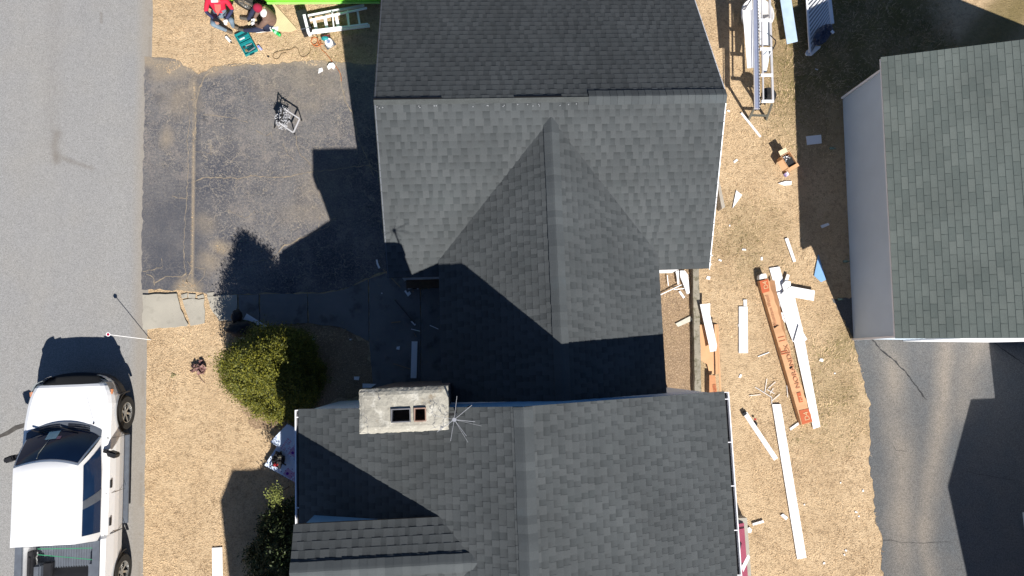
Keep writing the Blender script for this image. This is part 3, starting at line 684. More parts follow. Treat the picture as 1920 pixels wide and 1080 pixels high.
# valley lift strip shadows between slopes come from geometry; gutters
GUT = mat("gutter_white", (.82, .82, .85), rough=.35)
GIN = mat("gutter_inside", (.02, .021, .024), (.035, .034, .034), 9, rough=.8)  # dark inside of the gutter channel
gut = []
for sx, s, y1 in ((SX1 + .02, 1, SY1 + .02), (SX0 - .02, -1, SY1 + .02)):
    zz = SHE - .03; w = .10 if s > 0 else .07
    mb = MB(); y0 = SY0
    mb.box((sx + s * .004, (y0 + y1) / 2, zz - .05), (.006, y1 - y0, .10)); mb.box((sx + s * w, (y0 + y1) / 2, zz - .045), (.022, y1 - y0, .10))
    mb.box((sx + s * w / 2, y1 - .006, zz - .05), (w, .012, .10)); mb.box((sx + s * w / 2, (y0 + y1) / 2, zz - .107), (w, y1 - y0, .01))
    gut = mb.build("gutter", GUT, house)
    mb = MB(); mb.box((sx + s * w / 2, (y0 + y1) / 2, zz - .09), (w - .02, y1 - y0 - .03, .02)); mb.build("gutter_lining", GIN, gut)
    yy = y1 - .14
    while yy > -5.4:
        mb = MB(); mb.box((sx + s * w / 2, yy, zz - .006), (w, .018, .012)); yy -= .85 if s > 0 else 1.7
        mb.build("gutter_hanger", GUT, gut)
mb = MB(); mb.box((NX1 - 0, NY1 + .05, NHE - .04), (.5, .10, .08)); 
# tall south wing (outside the frame; its gable throws the shadow on the lawn)
TW = dict(x0=-3.80, x1=4.9, yn=-8.2, h=5.5)
span = 1.52; mb = wallbox(TW['x0'] + .1, TW['x1'], TW['yn'] - 2 * span + .1, TW['yn'] - .1, TW['h'], ('x', TW['h'] + .72)); mb.build("wall", SIDING, house)
mb = MB(); x0, x1, yn, h = TW['x0'], TW['x1'], TW['yn'], TW['h']
mb.add([(x0, yn, h), (x1, yn, h), (x1, yn - span, h + .77), (x0, yn - span, h + .77), (x1, yn - 2 * span, h), (x0, yn - 2 * span, h)], [(0, 1, 2, 3), (3, 2, 4, 5)])
mb.build("roof", SH, house)
# porch step and windows on side walls
mb = MB(); mb.box((-1.05, 2.02, .12), (1.0, .30, .24)); mb.build("porch_step", mat("brown_wood", (.13, .085, .05), (.09, .06, .04), 14), house)
def window(x, y, z, w, h, nrm):
    n = Vector(nrm); rz = math.atan2(n.y, n.x); mb = MB(); q = Matrix.Rotation(rz, 3, 'Z'); c = Vector((x, y, z))
    for s in (-1, 1):
        mb.box(c + q @ Vector((.03, s * w / 2, 0)), (.05, .07, h + .14), m=q); mb.box(c + q @ Vector((.03, 0, s * (h / 2 + .035))), (.05, w - .07, .07), m=q)
    mb.box(c + q @ Vector((.025, 0, 0)), (.03, w - .07, .04), m=q)
    fr = mb.build("window", TRIM, house)
    mb = MB(); mb.box(c + q @ Vector((.012, 0, 0)), (.012, w - .04, h), m=q); mb.build("pane", GLASS, fr)
window(NX0 + .12, 4.2, 1.5, .9, 1.1, (-1, 0, 0)); window(NX0 + .12, 6.6, 1.5, .9, 1.1, (-1, 0, 0)); window(NX1 - .12, 4.5, 1.5, .9, 1.1, (1, 0, 0))
window(SX1 - .14, -2.2, 2.0, .9, 1.2, (1, 0, 0)); window(SX0 + .14, -2.4, 2.0, .9, 1.2, (-1, 0, 0)); window(CX1 - ins, .8, 1.5, .8, 1.0, (1, 0, 0))
mb = MB(); mb.box((CX0 + ins - .03, .9, 1.15), (.06, .92, 2.05)); dr = mb.build("door", mat("door_paint", (.10, .11, .13), rough=.5), house)
mb = MB(); mb.lathe((CX0 + ins - .10, 1.25, 1.1), [(0, -.03), (.03, -.02), (.03, .02), (0, .03)], 'X', 12); mb.build("handle", mat("brass", (.5, .35, .12), metal=1, rough=.3), dr)
# chimney
CHX0, CHX1, CHY0, CHY1, CHH = -1.87, -.42, -1.09, -.37, 5.56
def chim_mat(n, l, p):
    p.inputs["Roughness"].default_value = .9
    tc = n.new("ShaderNodeTexCoord").outputs["Object"]
    a = nd_mix(n, l, nd_noise(n, l, tc, 2.2, 6), (.37, .35, .295), (.27, .255, .215))
    a = nd_mix(n, l, nd_noise(n, l, tc, 4.5, 7, .52, .62, 0, .8, .65), a, (.50, .48, .42))
    a = nd_mix(n, l, nd_noise(n, l, tc, 3.1, 8, .56, .66, 0, .85, .7), a, (.20, .16, .11))
    dn = n.new("ShaderNodeTexNoise"); dn.inputs["Scale"].default_value = 6; l.new(tc, dn.inputs["Vector"]); dv = n.new("ShaderNodeVectorMath"); dv.operation = 'MULTIPLY_ADD'
    dv.inputs[1].default_value = (.35, .35, .35); l.new(dn.outputs["Color"], dv.inputs[0]); l.new(tc, dv.inputs[2])
    v = n.new("ShaderNodeTexVoronoi"); v.feature = 'DISTANCE_TO_EDGE'; v.inputs["Scale"].default_value = 2.6; l.new(dv.outputs[0], v.inputs["Vector"])
    r = n.new("ShaderNodeMapRange"); r.inputs[1].default_value = .006; r.inputs[2].default_value = .022; r.inputs[3].default_value = 1; r.inputs[4].default_value = 0; l.new(v.outputs["Distance"], r.inputs[0])
    f = nd_math(n, l, 'MULTIPLY', r.outputs[0], nd_noise(n, l, tc, 1.9, 3, .48, .56, 0, .9)); a = nd_mix(n, l, f, a, (.07, .075, .09))
    a = nd_mix(n, l, nd_noise(n, l, tc, 40, 5, .6, .75, 0, .7), a, (.12, .115, .10))
    l.new(a, p.inputs["Base Color"])
    nb = n.new("ShaderNodeTexNoise"); nb.inputs["Scale"].default_value = 16; nb.inputs["Detail"].default_value = 9; l.new(tc, nb.inputs["Vector"])
    bp = n.new("ShaderNodeBump"); bp.inputs["Strength"].default_value = .5; bp.inputs["Distance"].default_value = .03; l.new(nb.outputs[0], bp.inputs["Height"]); l.new(bp.outputs[0], p.inputs["Normal"])
CHM = attr_mat("mortar_crown", chim_mat)
mb = MB(); mb.prism([(CHX0 + .03, CHY0 + .03), (CHX1 - .03, CHY0 + .03), (CHX1 - .03, CHY1 - .03), (CHX0 + .03, CHY1 - .03)], -.02, CHH - .40)
chim = mb.build("chimney", mat("chimney_brick", (.17, .12, .10), (.11, .085, .075), 7, fine=.25, bscale=18, bump=.5), house)
fl = [(at(733, 765, CHH).x, at(770, 765, CHH).x), (at(776, 765, CHH).x, at(799, 765, CHH).x)]; fy0, fy1 = at(750, 792, CHH).y, at(750, 766, CHH).y
mb = MB(); zt, zb = CHH, CHH - .39
xs_ = [CHX0, fl[0][0], fl[0][1], fl[1][0], fl[1][1], CHX1]; ys_ = [CHY0, fy0, fy1, CHY1]
NXg, NYg = 30, 14
def topz(x, y):
    c = min((x - CHX0), (CHX1 - x) * 1.0, y - CHY0, CHY1 - y); z = zt - .05 * max(0, 1 - c / .10) ** 1.5
    if x > CHX1 - .12: z -= (x - CHX1 + .12) * .5
    return z + (vnoise(x * 9, y * 9, 1.0) - .5) * .012
gx = sorted(set([round(CHX0 + (CHX1 - CHX0) * i / NXg, 4) for i in range(NXg + 1)] + [round(v, 4) for v in xs_])); gy = sorted(set([round(CHY0 + (CHY1 - CHY0) * i / NYg, 4) for i in range(NYg + 1)] + [round(v, 4) for v in ys_]))
rj = random.Random(3); vs = []
for j, y in enumerate(gy):
    for i, x in enumerate(gx):
        jx = rj.uniform(-.008, .008) if i in (0, len(gx) - 1) else 0; jy = rj.uniform(-.008, .008) if j in (0, len(gy) - 1) else 0
        vs.append((x + jx, y + jy, topz(x, y)))
fs = []
for j in range(len(gy) - 1):
    for i in range(len(gx) - 1):
        cx, cy = (gx[i] + gx[i + 1]) / 2, (gy[j] + gy[j + 1]) / 2
        if fy0 < cy < fy1 and any(a < cx < b for a, b in fl): continue
        k = j * len(gx) + i; fs.append((k, k + 1, k + 1 + len(gx), k + len(gx)))
mb.add(vs, fs); ng = len(gx)
loop = [i for i in range(ng)] + [j * ng + ng - 1 for j in range(1, len(gy))] + [(len(gy) - 1) * ng + i for i in range(ng - 2, -1, -1)] + [j * ng for j in range(len(gy) - 2, 0, -1)]
base = len(mb.v); mb.v += [(mb.v[i][0], mb.v[i][1], zb) for i in loop]
mb.f += [(loop[i], loop[(i + 1) % len(loop)], base + (i + 1) % len(loop), base + i) for i in range(len(loop))]
mb.build("crown", CHM, chim)
for (a, b), c1 in zip(fl, ((.10, .10, .11), (.20, .13, .10))):
    mb = MB(); t = .018; y0, y1 = fy0, fy1; z1 = CHH + .035; z0 = CHH - .9
    mb.prism([(a, y0), (b, y0), (b, y0 + t), (a, y0 + t)], z0, z1); mb.prism([(a, y1 - t), (b, y1 - t), (b, y1), (a, y1)], z0, z1)
    mb.prism([(a, y0 + t), (a + t, y0 + t), (a + t, y1 - t), (a, y1 - t)], z0, z1); mb.prism([(b - t, y0 + t), (b, y0 + t), (b, y1 - t), (b - t, y1 - t)], z0, z1)
    f = mb.build("flue", mat("flue_clay_%d" % int(c1[0] * 100), tuple(c * 1.6 for c in c1), c1, 9), chim)
    mb = MB(); mb.box(((a + b) / 2, (y0 + y1) / 2, z0 + .3), (b - a, y1 - y0, .02)); mb.build("flue_dark", blk, chim)  # black plate, the flue's depth painted dark
# antenna
ax, ay = -.30, -.86
ant = thing("antenna", "star shaped white rod antenna on a thin mast beside the chimney", "antenna", (ax, ay, 5.0))
met = mat("pale_aluminium", (.50, .51, .54), rough=.35, metal=.6)
mb = MB(); mb.tube([(ax, ay, 4.9), (ax, ay, 6.3)], .016); mb.build("mast", met, ant)
hub = at(842, 786, 6.3)
mb = MB(); mb.lathe((ax, ay, 6.26), [(0, 0), (.032, 0), (.032, .06), (.0, .06)], n=12); mb.build("hub", met, ant)
for (px, py, dz, w) in ((875, 759, .0, .005), (881, 790, .0, .005), (865, 817, .02, .004), (835, 826, .02, .004), (810, 809, .0, .005), (847, 742, .05, .003), (802, 778, .03, .0025), (893, 798, -.03, .002), (868, 829, -.03, .002), (796, 804, .02, .002)):
    e = at(px, py, 6.3 + dz); c = at(842, 786, 6.3)
    mb = MB(); mb.tube([(ax, ay, 6.30), Vector((ax, ay, 6.3)) + (e - c)], w, 6); mb.build("rod", met, ant)
mb = MB(); mb.bar((ax, ay, 5.2), (CHX1 - .05, ay, 5.2), .04, .03); mb.build("bracket", mat("black_iron", (.02, .02, .022), rough=.5, metal=.5), ant); mb = MB(); mb.bar((ax, ay, 4.95), (ax + .25, ay + .1, 4.72), .03, .03); mb.build("bracket", mat("black_iron", (.02, .02, .022), rough=.5, metal=.5), ant)

# ================================================================== GARAGE
gar = thing("garage", "grey sided detached garage with an older grey green tab shingle roof", "garage", (9.3, .24, 0))
G0 = at(1600, 635); G1 = at(1580, 190); gv = (G1 - G0); gv.z = 0; GLen = gv.length + .05; gv.normalize(); gu = Vector((gv.y, -gv.x, 0))
GE, GM, GHS = 2.30, .42, 2.95
def gp(u, v, z): return G0 + gu * u + gv * v + Vector((0, 0, z))
GS = mat("grey_siding", (.50, .60, .70), (.46, .555, .65), 1.5, rough=.6)
OV = .34; EX = 1.5
mb = MB(); W_ = 2 * (GHS - OV)
mb.add([gp(0, 0, 0), gp(W_, 0, 0), gp(W_, GLen, 0), gp(0, GLen, 0), gp(0, 0, GE + .10), gp(W_, 0, GE + .10), gp(W_, GLen, GE + .10), gp(0, GLen, GE + .10), gp(W_ / 2, .0, GE + GM * GHS - .08), gp(W_ / 2, GLen, GE + GM * GHS - .08)],
       [(0, 1, 5, 4), (1, 2, 6, 5), (2, 3, 7, 6), (3, 0, 4, 7), (4, 5, 8), (6, 7, 9)])
z = .12
while z < GE:
    for a, b, n in ((gp(0, 0, 0), gp(0, GLen, 0), -gu), (gp(0, 0, 0), gp(W_, 0, 0), -gv), (gp(0, GLen, 0), gp(W_, GLen, 0), gv)):
        q = Vector((0, 0, z)); q2 = Vector((0, 0, z + .19)); mb.add([a + n * .016 + q, b + n * .016 + q, b + n * .003 + q2, a + n * .003 + q2, a + q, b + q], [(0, 1, 2, 3), (4, 5, 1, 0)])
    z += .19
gw = mb.build("wall", GS, gar)
mb = MB()
for u, v, in ((0, 0), (0, GLen)):
    s = -1 if v == 0 else 1
    mb2 = MB(); mb2.bar(gp(-.02, v + s * .02, .05), gp(-.02, v + s * .02, GE + .02), .09, .05); mb2.build("corner_board", TRIM, gar)
dk = MB(); th = .08; e0 = -.06; e1 = GLen + .08
dk.add([gp(-OV, e0, GE), gp(-OV, e1, GE), gp(W_ / 2, e1, GE + GM * GHS), gp(W_ / 2, e0, GE + GM * GHS), gp(W_ + OV + EX, e1, GE - GM * EX), gp(W_ + OV + EX, e0, GE - GM * EX),
        gp(-OV, e0, GE - th), gp(-OV, e1, GE - th), gp(W_ / 2, e1, GE + GM * GHS - th), gp(W_ / 2, e0, GE + GM * GHS - th), gp(W_ + OV + EX, e1, GE - GM * EX - th), gp(W_ + OV + EX, e0, GE - GM * EX - th)],
       [(0, 1, 2, 3), (3, 2, 4, 5), (0, 1, 7, 6), (0, 3, 9, 6), (3, 5, 11, 9), (1, 2, 8, 7), (2, 4, 10, 8), (4, 5, 11, 10), (6, 7, 8, 9), (9, 8, 10, 11)])
grf = dk.build("roof", TRIM, gar)
sh = MB(); slG = math.hypot(GHS, GHS * GM)
dn = gu + Vector((0, 0, GM))
shingles(sh, gp(-OV - .02, e0 - .02, GE + .003), gv, dn, e1 - e0 + .04, slG, seed=81, tab3=True)
shingles(sh, gp(W_ + OV + EX, e0 - .02, GE - GM * EX + .003), gv, -gu + Vector((0, 0, GM)), e1 - e0 + .04, slG + EX * math.hypot(1, GM), seed=82, tab3=True)
sh.build("shingle_covering", SHG, grf)
mb = MB(); ridge_caps(mb, gp(W_ / 2, e0, GE + GM * GHS), gp(W_ / 2, e1, GE + GM * GHS), GM, seed=9); mb.build("ridge_cap", SHG, grf)
mb = MB(); mb.box(gp(W_ / 2, -.03, 1.05), (2.6, .05, 2.1), rz=math.atan2(gu.y, gu.x)); mb.build("garage_door", TRIM, gar)

# neighbour house outside the frame, lower right (throws the shadow over the garage driveway)
nh = thing("neighbour_house", "white neighbouring house behind the garage driveway, outside the view to the lower right", "house", (14, -6, 0))
c0 = at(1820, 748); x0 = c0.x + .36 * 2.6; yn = c0.y - 1.07 * 2.6; sp = 4.7; dh = 2.4
mb = MB(); x1 = x0 + 8; h = 2.6
mb.prism([(x0 + .1, yn - 2 * sp + .1), (x1, yn - 2 * sp + .1), (x1, yn - .1), (x0 + .1, yn - .1)], 0, h)
mb.add([(x0 + .1, yn - .1, h), (x0 + .1, yn - 2 * sp + .1, h), (x0 + .1, yn - sp, h + dh - .1), (x1, yn - .1, h), (x1, yn - 2 * sp + .1, h), (x1, yn - sp, h + dh - .1)], [(0, 1, 2), (3, 4, 5)])
mb.build("wall", SIDING, nh)
mb = MB(); mb.add([(x0, yn, h), (x1 + .1, yn, h), (x1 + .1, yn - sp, h + dh), (x0, yn - sp, h + dh), (x1 + .1, yn - 2 * sp, h), (x0, yn - 2 * sp, h)], [(0, 1, 2, 3), (3, 2, 4, 5)]); mb.build("roof", SH, nh)
c1 = at(1860, 700); mb = MB(); mb.prism([(c1.x + .36 * 2.6, yn - .3), (x1, yn - .3), (x1, yn + 2.3), (c1.x + .36 * 2.6, yn + 2.3)], 0, 2.6); mb.build("side_wing", SIDING, nh)

# ================================================================== LOW WALL, CELLAR DOOR
mb = MB(); mb.prism([tuple(q) for q in rough_poly(W2([(1299, 470), (1310, 470), (1315, 742), (1303, 742)], .16), .15, .008, 4)], -.05, .16)
def moss(n, l, p):
    p.inputs["Roughness"].default_value = .95; tc = n.new("ShaderNodeTexCoord").outputs["Object"]
    a = nd_mix(n, l, nd_noise(n, l, tc, 3, 6), (.29, .26, .20), (.20, .18, .14)); a = nd_mix(n, l, nd_noise(n, l, tc, 9, 7, .5, .62, 0, .85), a, (.10, .09, .05))
    a = nd_mix(n, l, nd_noise(n, l, tc, 50, 4, .5, .7, 0, .5), a, (.38, .36, .31)); l.new(a, p.inputs["Base Color"])
tag(mb.build("low_wall", attr_mat("mossy_concrete", moss)), "low mossy concrete wall beside the leaf strip", "wall")
blk_ = at(1402, 975)
ce = thing("cellar_door", "red metal cellar door on a concrete curb against the house", "door", (6.4, -5, 0))
A = at(1380, 976, .30); B = at(1401, 975, .30)
mb = MB(); mb.prism([(5.0, A.y - 1.9), (B.x + .0, A.y - 1.9), (B.x, A.y + .05), (5.0, A.y + .05)], 0, .30); mb.build("curb", CONC, ce)
RED = mat("maroon_metal", (.30, .075, .115), (.26, .06, .095), 3, rough=.45)
xr = B.x - .10
for k in range(3):
    ya = A.y - .10 - k * .62 - (.08 if k else 0); yb = A.y - .62 * (k + 1)
    if k == 0: ya = A.y - .06; yb = A.y - .13
    elif k == 1: ya = A.y - .18; yb = A.y - .96
    else: ya = A.y - 1.0; yb = A.y - 1.85
    mb = MB(); mb.add([(5.0, ya, .95), (xr, ya, .34), (xr, yb, .34), (5.0, yb, .95), (5.0, ya, .9), (xr, ya, .30), (xr, yb, .30), (5.0, yb, .9)], [(0, 1, 2, 3), (4, 5, 6, 7), (0, 1, 5, 4), (2, 3, 7, 6), (1, 2, 6, 5)])
    mb.build("door_leaf", RED, ce)
mb = MB(); mb.add([(5.0, A.y - .13, .93), (xr, A.y - .13, .33), (xr, A.y - .18, .33), (5.0, A.y - .18, .93)], [(0, 1, 2, 3)]); mb.add([(5.0, A.y - .96, .93), (xr, A.y - .96, .33), (xr, A.y - 1.0, .33), (5.0, A.y - 1.0, .93)], [(0, 1, 2, 3)]); mb.build("seam", mat("dark_maroon", (.05, .01, .02)), ce)

# ================================================================== BOARDS, OFFCUTS
WHT = mat("white_vinyl", (.82, .82, .82), (.78, .78, .79), 3, rough=.4)
def board(name, px, z0, t, m, label, cat="board", group=None, z1=None, bevel=0.0):
    """flat offcut; z1: raised height at second half of the outline (tilted)"""
    P = W2(px, z0); mb = MB(); mb.prism([tuple(p[:2]) for p in P], z0, z0 + t)
    return tag(mb.build(name, m, bevel=bevel), label, cat, group)
G1_ = "white siding offcuts on the right lawn"
board("siding_strip", [(1447, 758), (1463, 758), (1511, 1045), (1494, 1048)], .015, .03, WHT, "longest lone white siding strip, slanting down the lawn below the stick fan", "siding strip", G1_)
b = board("siding_strip", [(1392, 776), (1399, 772), (1457, 858), (1450, 863)], .02, .05, WHT, "narrow white channel with a black capped end beside the lone long strip", "siding strip", G1_)
mb = MB(); mb.prism([tuple(p[:2]) for p in W2([(1390, 775), (1397, 771), (1399, 776), (1393, 780)], .03)], .01, .09); mb.build("end_cap", mat("black_plastic", (.02, .02, .022), rough=.5), b)
board("siding_board", [(1385, 575), (1401, 575), (1402, 662), (1385, 662)], .015, .02, WHT, "short upright white board lying alone left of the long carton", "board", G1_)
board("siding_scrap", [(1393.5, 562), (1400, 562), (1400, 574), (1394, 574)], .012, .02, WHT, "small white square touching the top of the short board", "siding scrap", G1_)
board("siding_board", [(1442, 503), (1461, 500), (1480, 568), (1462, 575)], .02, .02, WHT, "white board forming the top end of the pile beside the carton", "board", G1_)
board("siding_board", [(1456, 549), (1486, 542), (1506, 625), (1500, 640), (1486, 641), (1478, 620)], .05, .02, WHT, "broad white board in the middle of the pile beside the carton", "board", G1_)
board("siding_board", [(1464, 552), (1470, 545), (1483, 537), (1527, 545), (1525, 564), (1484, 557)], .085, .025, WHT, "white board sticking out to the right from the pile top", "board", G1_)
board("siding_strip", [(1484, 622), (1503, 612), (1537, 800), (1524, 804)], .03, .03, WHT, "long white strip running down from the pile along the carton", "siding strip", G1_)
board("siding_scrap", [(1497, 609), (1513, 636), (1501, 646), (1488, 640)], .09, .02, WHT, "skewed white offcut on the lower corner of the pile", "siding scrap", G1_)
board("siding_scrap", [(1469, 531), (1475, 514), (1480, 516), (1475, 534)], .07, .02, WHT, "tiny white finger of siding poking up from the pile", "siding scrap", G1_)
board("siding_scrap", [(1466, 534), (1472, 527), (1482, 528), (1482, 536), (1469, 545)], .10, .02, WHT, "small torn white piece on the crossing boards of the pile", "siding scrap", G1_)
board("siding_scrap", [(1461, 588), (1466, 585), (1474, 606), (1470, 604)], .02, .02, WHT, "thin white sliver at the left edge of the pile", "siding scrap", G1_)
board("siding_board", [(1312, 571), (1331, 569), (1331, 590), (1344, 648), (1342, 658), (1331, 660), (1329, 648)], .26, .02, WHT, "bent white board leaning over the brown cardboard by the low wall", "board", G1_)
board("siding_board", [(1274, 508), (1283, 508), (1289, 516), (1292, 550), (1287, 552), (1281, 535), (1275, 520)], .10, .05, WHT, "crumpled white trim piece at the top of the leaf strip", "trim piece", G1_)
board("siding_scrap", [(1266, 607), (1293, 593), (1298, 598), (1296, 602), (1271, 613)], .02, .02, mat("cream_board", (.55, .53, .45), (.47, .45, .38), 8), "grubby cream board lying on the leaf strip", "board", G1_)
board("siding_scrap", [(1272, 547), (1275, 545), (1284, 557), (1281, 560)], .02, .02, WHT, "short white slat just below the crumpled trim on the leaf strip", "siding scrap", G1_)
board("siding_scrap", [(1237, 508), (1257, 508), (1257, 512), (1237, 512)], .03, .03, WHT, "white channel lying against the house wall at the leaf strip", "siding scrap", G1_)
board("trim_frame", [(1266, 510), (1272, 507), (1273, 533), (1270, 534), (1268, 517)], .08, .03, WHT, "thin white bracket left of the crumpled trim", "trim piece", G1_)
board("siding_strip", [(1388, 213), (1391, 211), (1427, 256), (1424, 258)], .02, .02, WHT, "thin white strip lying by the foot of the metal brake", "siding strip", G1_)
board("siding_scrap", [(1380, 357), (1391, 366), (1373, 391)], .012, .02, WHT, "white triangular offcut on the sunny lawn near the house", "siding scrap", G1_)
board("siding_strip", [(1471, 448), (1477, 446), (1492, 490), (1487, 492)], .02, .02, WHT, "grooved white strip ending at the garage shadow edge", "siding strip", G1_)
board("siding_scrap", [(1459, 344), (1472, 340), (1484, 340), (1483, 347), (1470, 348)], .012, .02, WHT, "pale offcut just below the small purple box", "siding scrap", G1_)
board("vinyl_sheet", [(1511, 256), (1539, 253), (1540, 269), (1513, 272)], .012, .02, WHT, "pale rectangular panel in the shade beside the garage", "panel", G1_)
board("siding_scrap", [(1534, 477), (1548, 525), (1539, 529), (1526, 517)], .012, .02, mat("blue_film", (.22, .40, .66), rough=.4), "pointed kite shaped offcut at the garage shadow edge", "siding scrap", G1_)
board("siding_scrap", [(1538, 423), (1552, 418), (1555, 422), (1541, 428)], .012, .02, WHT, "small pale block in the garage shade above the kite shape", "siding scrap", G1_)
board("siding_scrap", [(1480, 803), (1497, 791), (1500, 794), (1482, 807)], .012, .02, WHT, "small white slat at the foot of the carton", "siding scrap", G1_)
board("siding_scrap", [(1463, 966), (1468, 963), (1477, 970), (1473, 975)], .012, .02, WHT, "small white square left of the longest strip's lower half", "siding scrap", G1_)
board("siding_scrap", [(1410, 981), (1430, 975), (1432, 979), (1411, 985)], .02, .03, WHT, "small white bar right of the red cellar door", "siding scrap", G1_)
board("siding_strip", [(1390, 1062), (1402, 1039), (1406, 1044), (1393, 1072)], .62, .02, WHT, "white offcut lying across the red cellar door", "siding strip", G1_)
board("siding_scrap", [(1400, 990), (1405, 988), (1409, 993), (1407, 999), (1402, 998)], .012, .03, WHT, "round white lump beside the cellar door curb", "siding scrap", G1_)
board("siding_strip", [(398, 1027), (417, 1026), (419, 1150), (400, 1150)], .015, .02, WHT, "white board on the front lawn near the bottom shadow edge", "board")
rr = random.Random(12)
scr = [(1379, 302, 12, 5, -35), (1328, 521, 9, 8, 20), (1350, 488, 8, 4, 30), (1395, 468, 10, 4, 5), (1428, 485, 5, 8, 0), (1388, 705, 5, 9, 30), (1385, 610, 4, 6, 0), (1540, 675, 9, 7, 20), (1300, 655, 4, 4, 20), (1334, 478, 8, 2, 40),
       (1618, 920, 4, 5, 0), (1586, 1032, 5, 4, 30), (1545, 1056, 5, 4, 0), (1700, 630, 4, 2, 0), (1366, 208, 7, 4, 30), (1358, 200, 4, 4, 0), (1332, 495, 6, 3, 60), (1368, 423, 3, 4, 0), (1605, 960, 6, 3, 20), (1565, 700, 4, 3, 0), (1576, 905, 3, 3, 0), (1531, 130, 8, 2, 20), (1508, 946, 3, 3, 0), (1610, 968, 4, 3, 0), (1583, 1040, 4, 3, 50)]
for (x, y, w, h, a) in scr:
    c = at(x, y, .01); mb = MB(); s = 11.0 / 1000; pts = [(-.5, -.5), (.5, -.45), (.45, .5), (-.4, .42)]
    ca, sa = math.cos(R(-a)), math.sin(R(-a))
    mb.prism([(c.x + (p[0] * w * ca - p[1] * h * sa) * s, c.y + (p[0] * w * sa + p[1] * h * ca) * s) for p in pts], .006, .018)
    tag(mb.build("siding_crumb", WHT), "tiny white crumb of siding on the right lawn", "siding scrap", "tiny siding crumbs on the right lawn")
# fan of thin sticks
K = "thin white sticks fanned on the lawn"
for i, (a, b, lab) in enumerate([((1405, 742), (1426, 740), "short left stick of the fan"), ((1416, 726), (1447, 745), "long middle stick of the fan"), ((1434, 735), (1438, 710), "upright stick of the fan"), ((1447, 745), (1447, 757), "stick of the fan touching the long strip"),
                             ((1447, 752), (1462, 739), "lower right stick of the fan"), ((1440, 728), (1454, 716), "upper right stick of the fan"), ((1438, 730), (1452, 738), "faint cross stick of the fan"), ((1444, 738), (1450, 728), "shortest stick of the fan"), ((1475, 722), (1477, 745), "lone upright stick between fan and carton")]):
    mb = MB(); mb.bar(at(*a, .02), at(*b, .03), .011, .01); tag(mb.build("trim_stick", WHT), "thin white " + lab, "stick", K)
board("trim_stick", [(1421, 668), (1442, 660), (1442, 661.5), (1421, 669.5)], .01, .01, WHT, "thin white stick alone right of the short board", "stick")
for a, b, lab in (((1238, 553), (1278, 534), "long pale stick slanting across the leaf strip"), ((1264, 543), (1283, 541), "short pale stick crossing the slanting one on the leaf strip"), ((1251, 516), (1253, 536), "little upright stick on the leaf strip near the house")):
    mb = MB(); mb.bar(at(*a, .06), at(*b, .08), .02, .02); tag(mb.build("trim_stick", WHT), lab, "stick")
# shaded scraps on the walkway and bed
G2 = "offcuts strewn over the shaded walkway"
board("siding_board", [(772, 640), (783, 640), (781, 709), (770, 709)], .05, .02, WHT, "upright pale board on the shaded walk near the porch", "board", G2)
board("siding_board", [(463, 588), (526, 627), (517, 635), (505, 628), (496, 628), (488, 619), (470, 611), (455, 602)], .22, .02, WHT, "long pale board poking out above the dark bag and shrub", "board", G2)
board("siding_scrap", [(452, 634), (457, 632), (462, 640), (458, 640)], .02, .02, WHT, "small pale corner under the dark bag by the shrub", "siding scrap", G2)
for px, lab in (([(760, 519), (770, 519), (772, 525), (769, 527), (760, 527)], "pale square at the edge of the north roof"), ([(758, 546), (761, 544), (764, 549), (768, 546), (771, 551), (765, 556)], "angular pale piece with a tail on the walk"),
                ([(705, 487), (708, 487), (709, 493), (713, 502), (710, 504), (706, 495)], "bent pale strip on the dark driveway corner"), ([(553, 627), (567, 624), (569, 632), (563, 634)], "pale square at the top of the shrub"),
                ([(586, 635), (590, 635), (590, 639), (586, 639)], "tiny pale square right of the shrub top"), ([(664, 706), (674, 706), (673, 713), (664, 712)], "pale square deep in the shade above the chimney"),
                ([(680, 719), (706, 720), (696, 727), (680, 727)], "pale panel corner tucked behind the chimney"), ([(770, 603), (773, 602), (780, 608), (778, 611)], "small bright slat at the end of the dark stick"),
                ([(819, 598), (823, 598), (822, 612), (818, 612)], "upright pale slat on the porch slab"), ([(804, 609), (808, 606), (809, 612)], "pale knob on the porch slab"), ([(744, 650), (750, 649), (749, 656), (743, 655)], "crumpled pale wad on the shaded walk"),
                ([(655, 636), (659, 635), (659, 638), (656, 638)], "tiny pale chip right of the tan stick"), ([(715, 549), (717, 549), (717, 551), (715, 551)], "single pale dot in the middle of the walk"), ([(725, 466), (728, 467), (727, 470)], "single pale chip near the driveway corner")):
    board("siding_scrap", px, .04, .02, WHT, lab, "siding scrap", G2)
tan = mat("tan_stick", (.34, .25, .15), (.28, .2, .12), 10)
for a, b, w, m_, lab in (((635, 636), (649, 616), .035, tan, "short tan stick on the shaded bed edge"), ((718, 505), (751, 539), .02, tan, "long tan stick crossing the driveway corner"), ((740, 562), (778, 607), .018, mat("dark_stick", (.07, .06, .06)), "long dark stick lying on the shaded walk"),
                   ((733, 605), (751, 603), .022, tan, "small tan stick lying level on the walk"), ((771, 617), (788, 621), .018, WHT, "thin pale stick pointing at the porch slab"), ((738, 682), (770, 692), .016, tan, "thin stick reaching the upright pale board"), ((806, 610), (822, 617), .02, WHT, "pale stick on the porch slab"),
                   ((788, 544), (796, 534), .02, tan, "stick leaning by the porch step"), ((776, 624), (781, 632), .014, tan, "tiny tan stick near the porch slab")):
    mb = MB(); z = .16 if a[0] > 786 else .05; mb.bar(at(*a, z), at(*b, z + .01), w, .015); tag(mb.build("scrap_stick", m_), lab, "stick", G2)
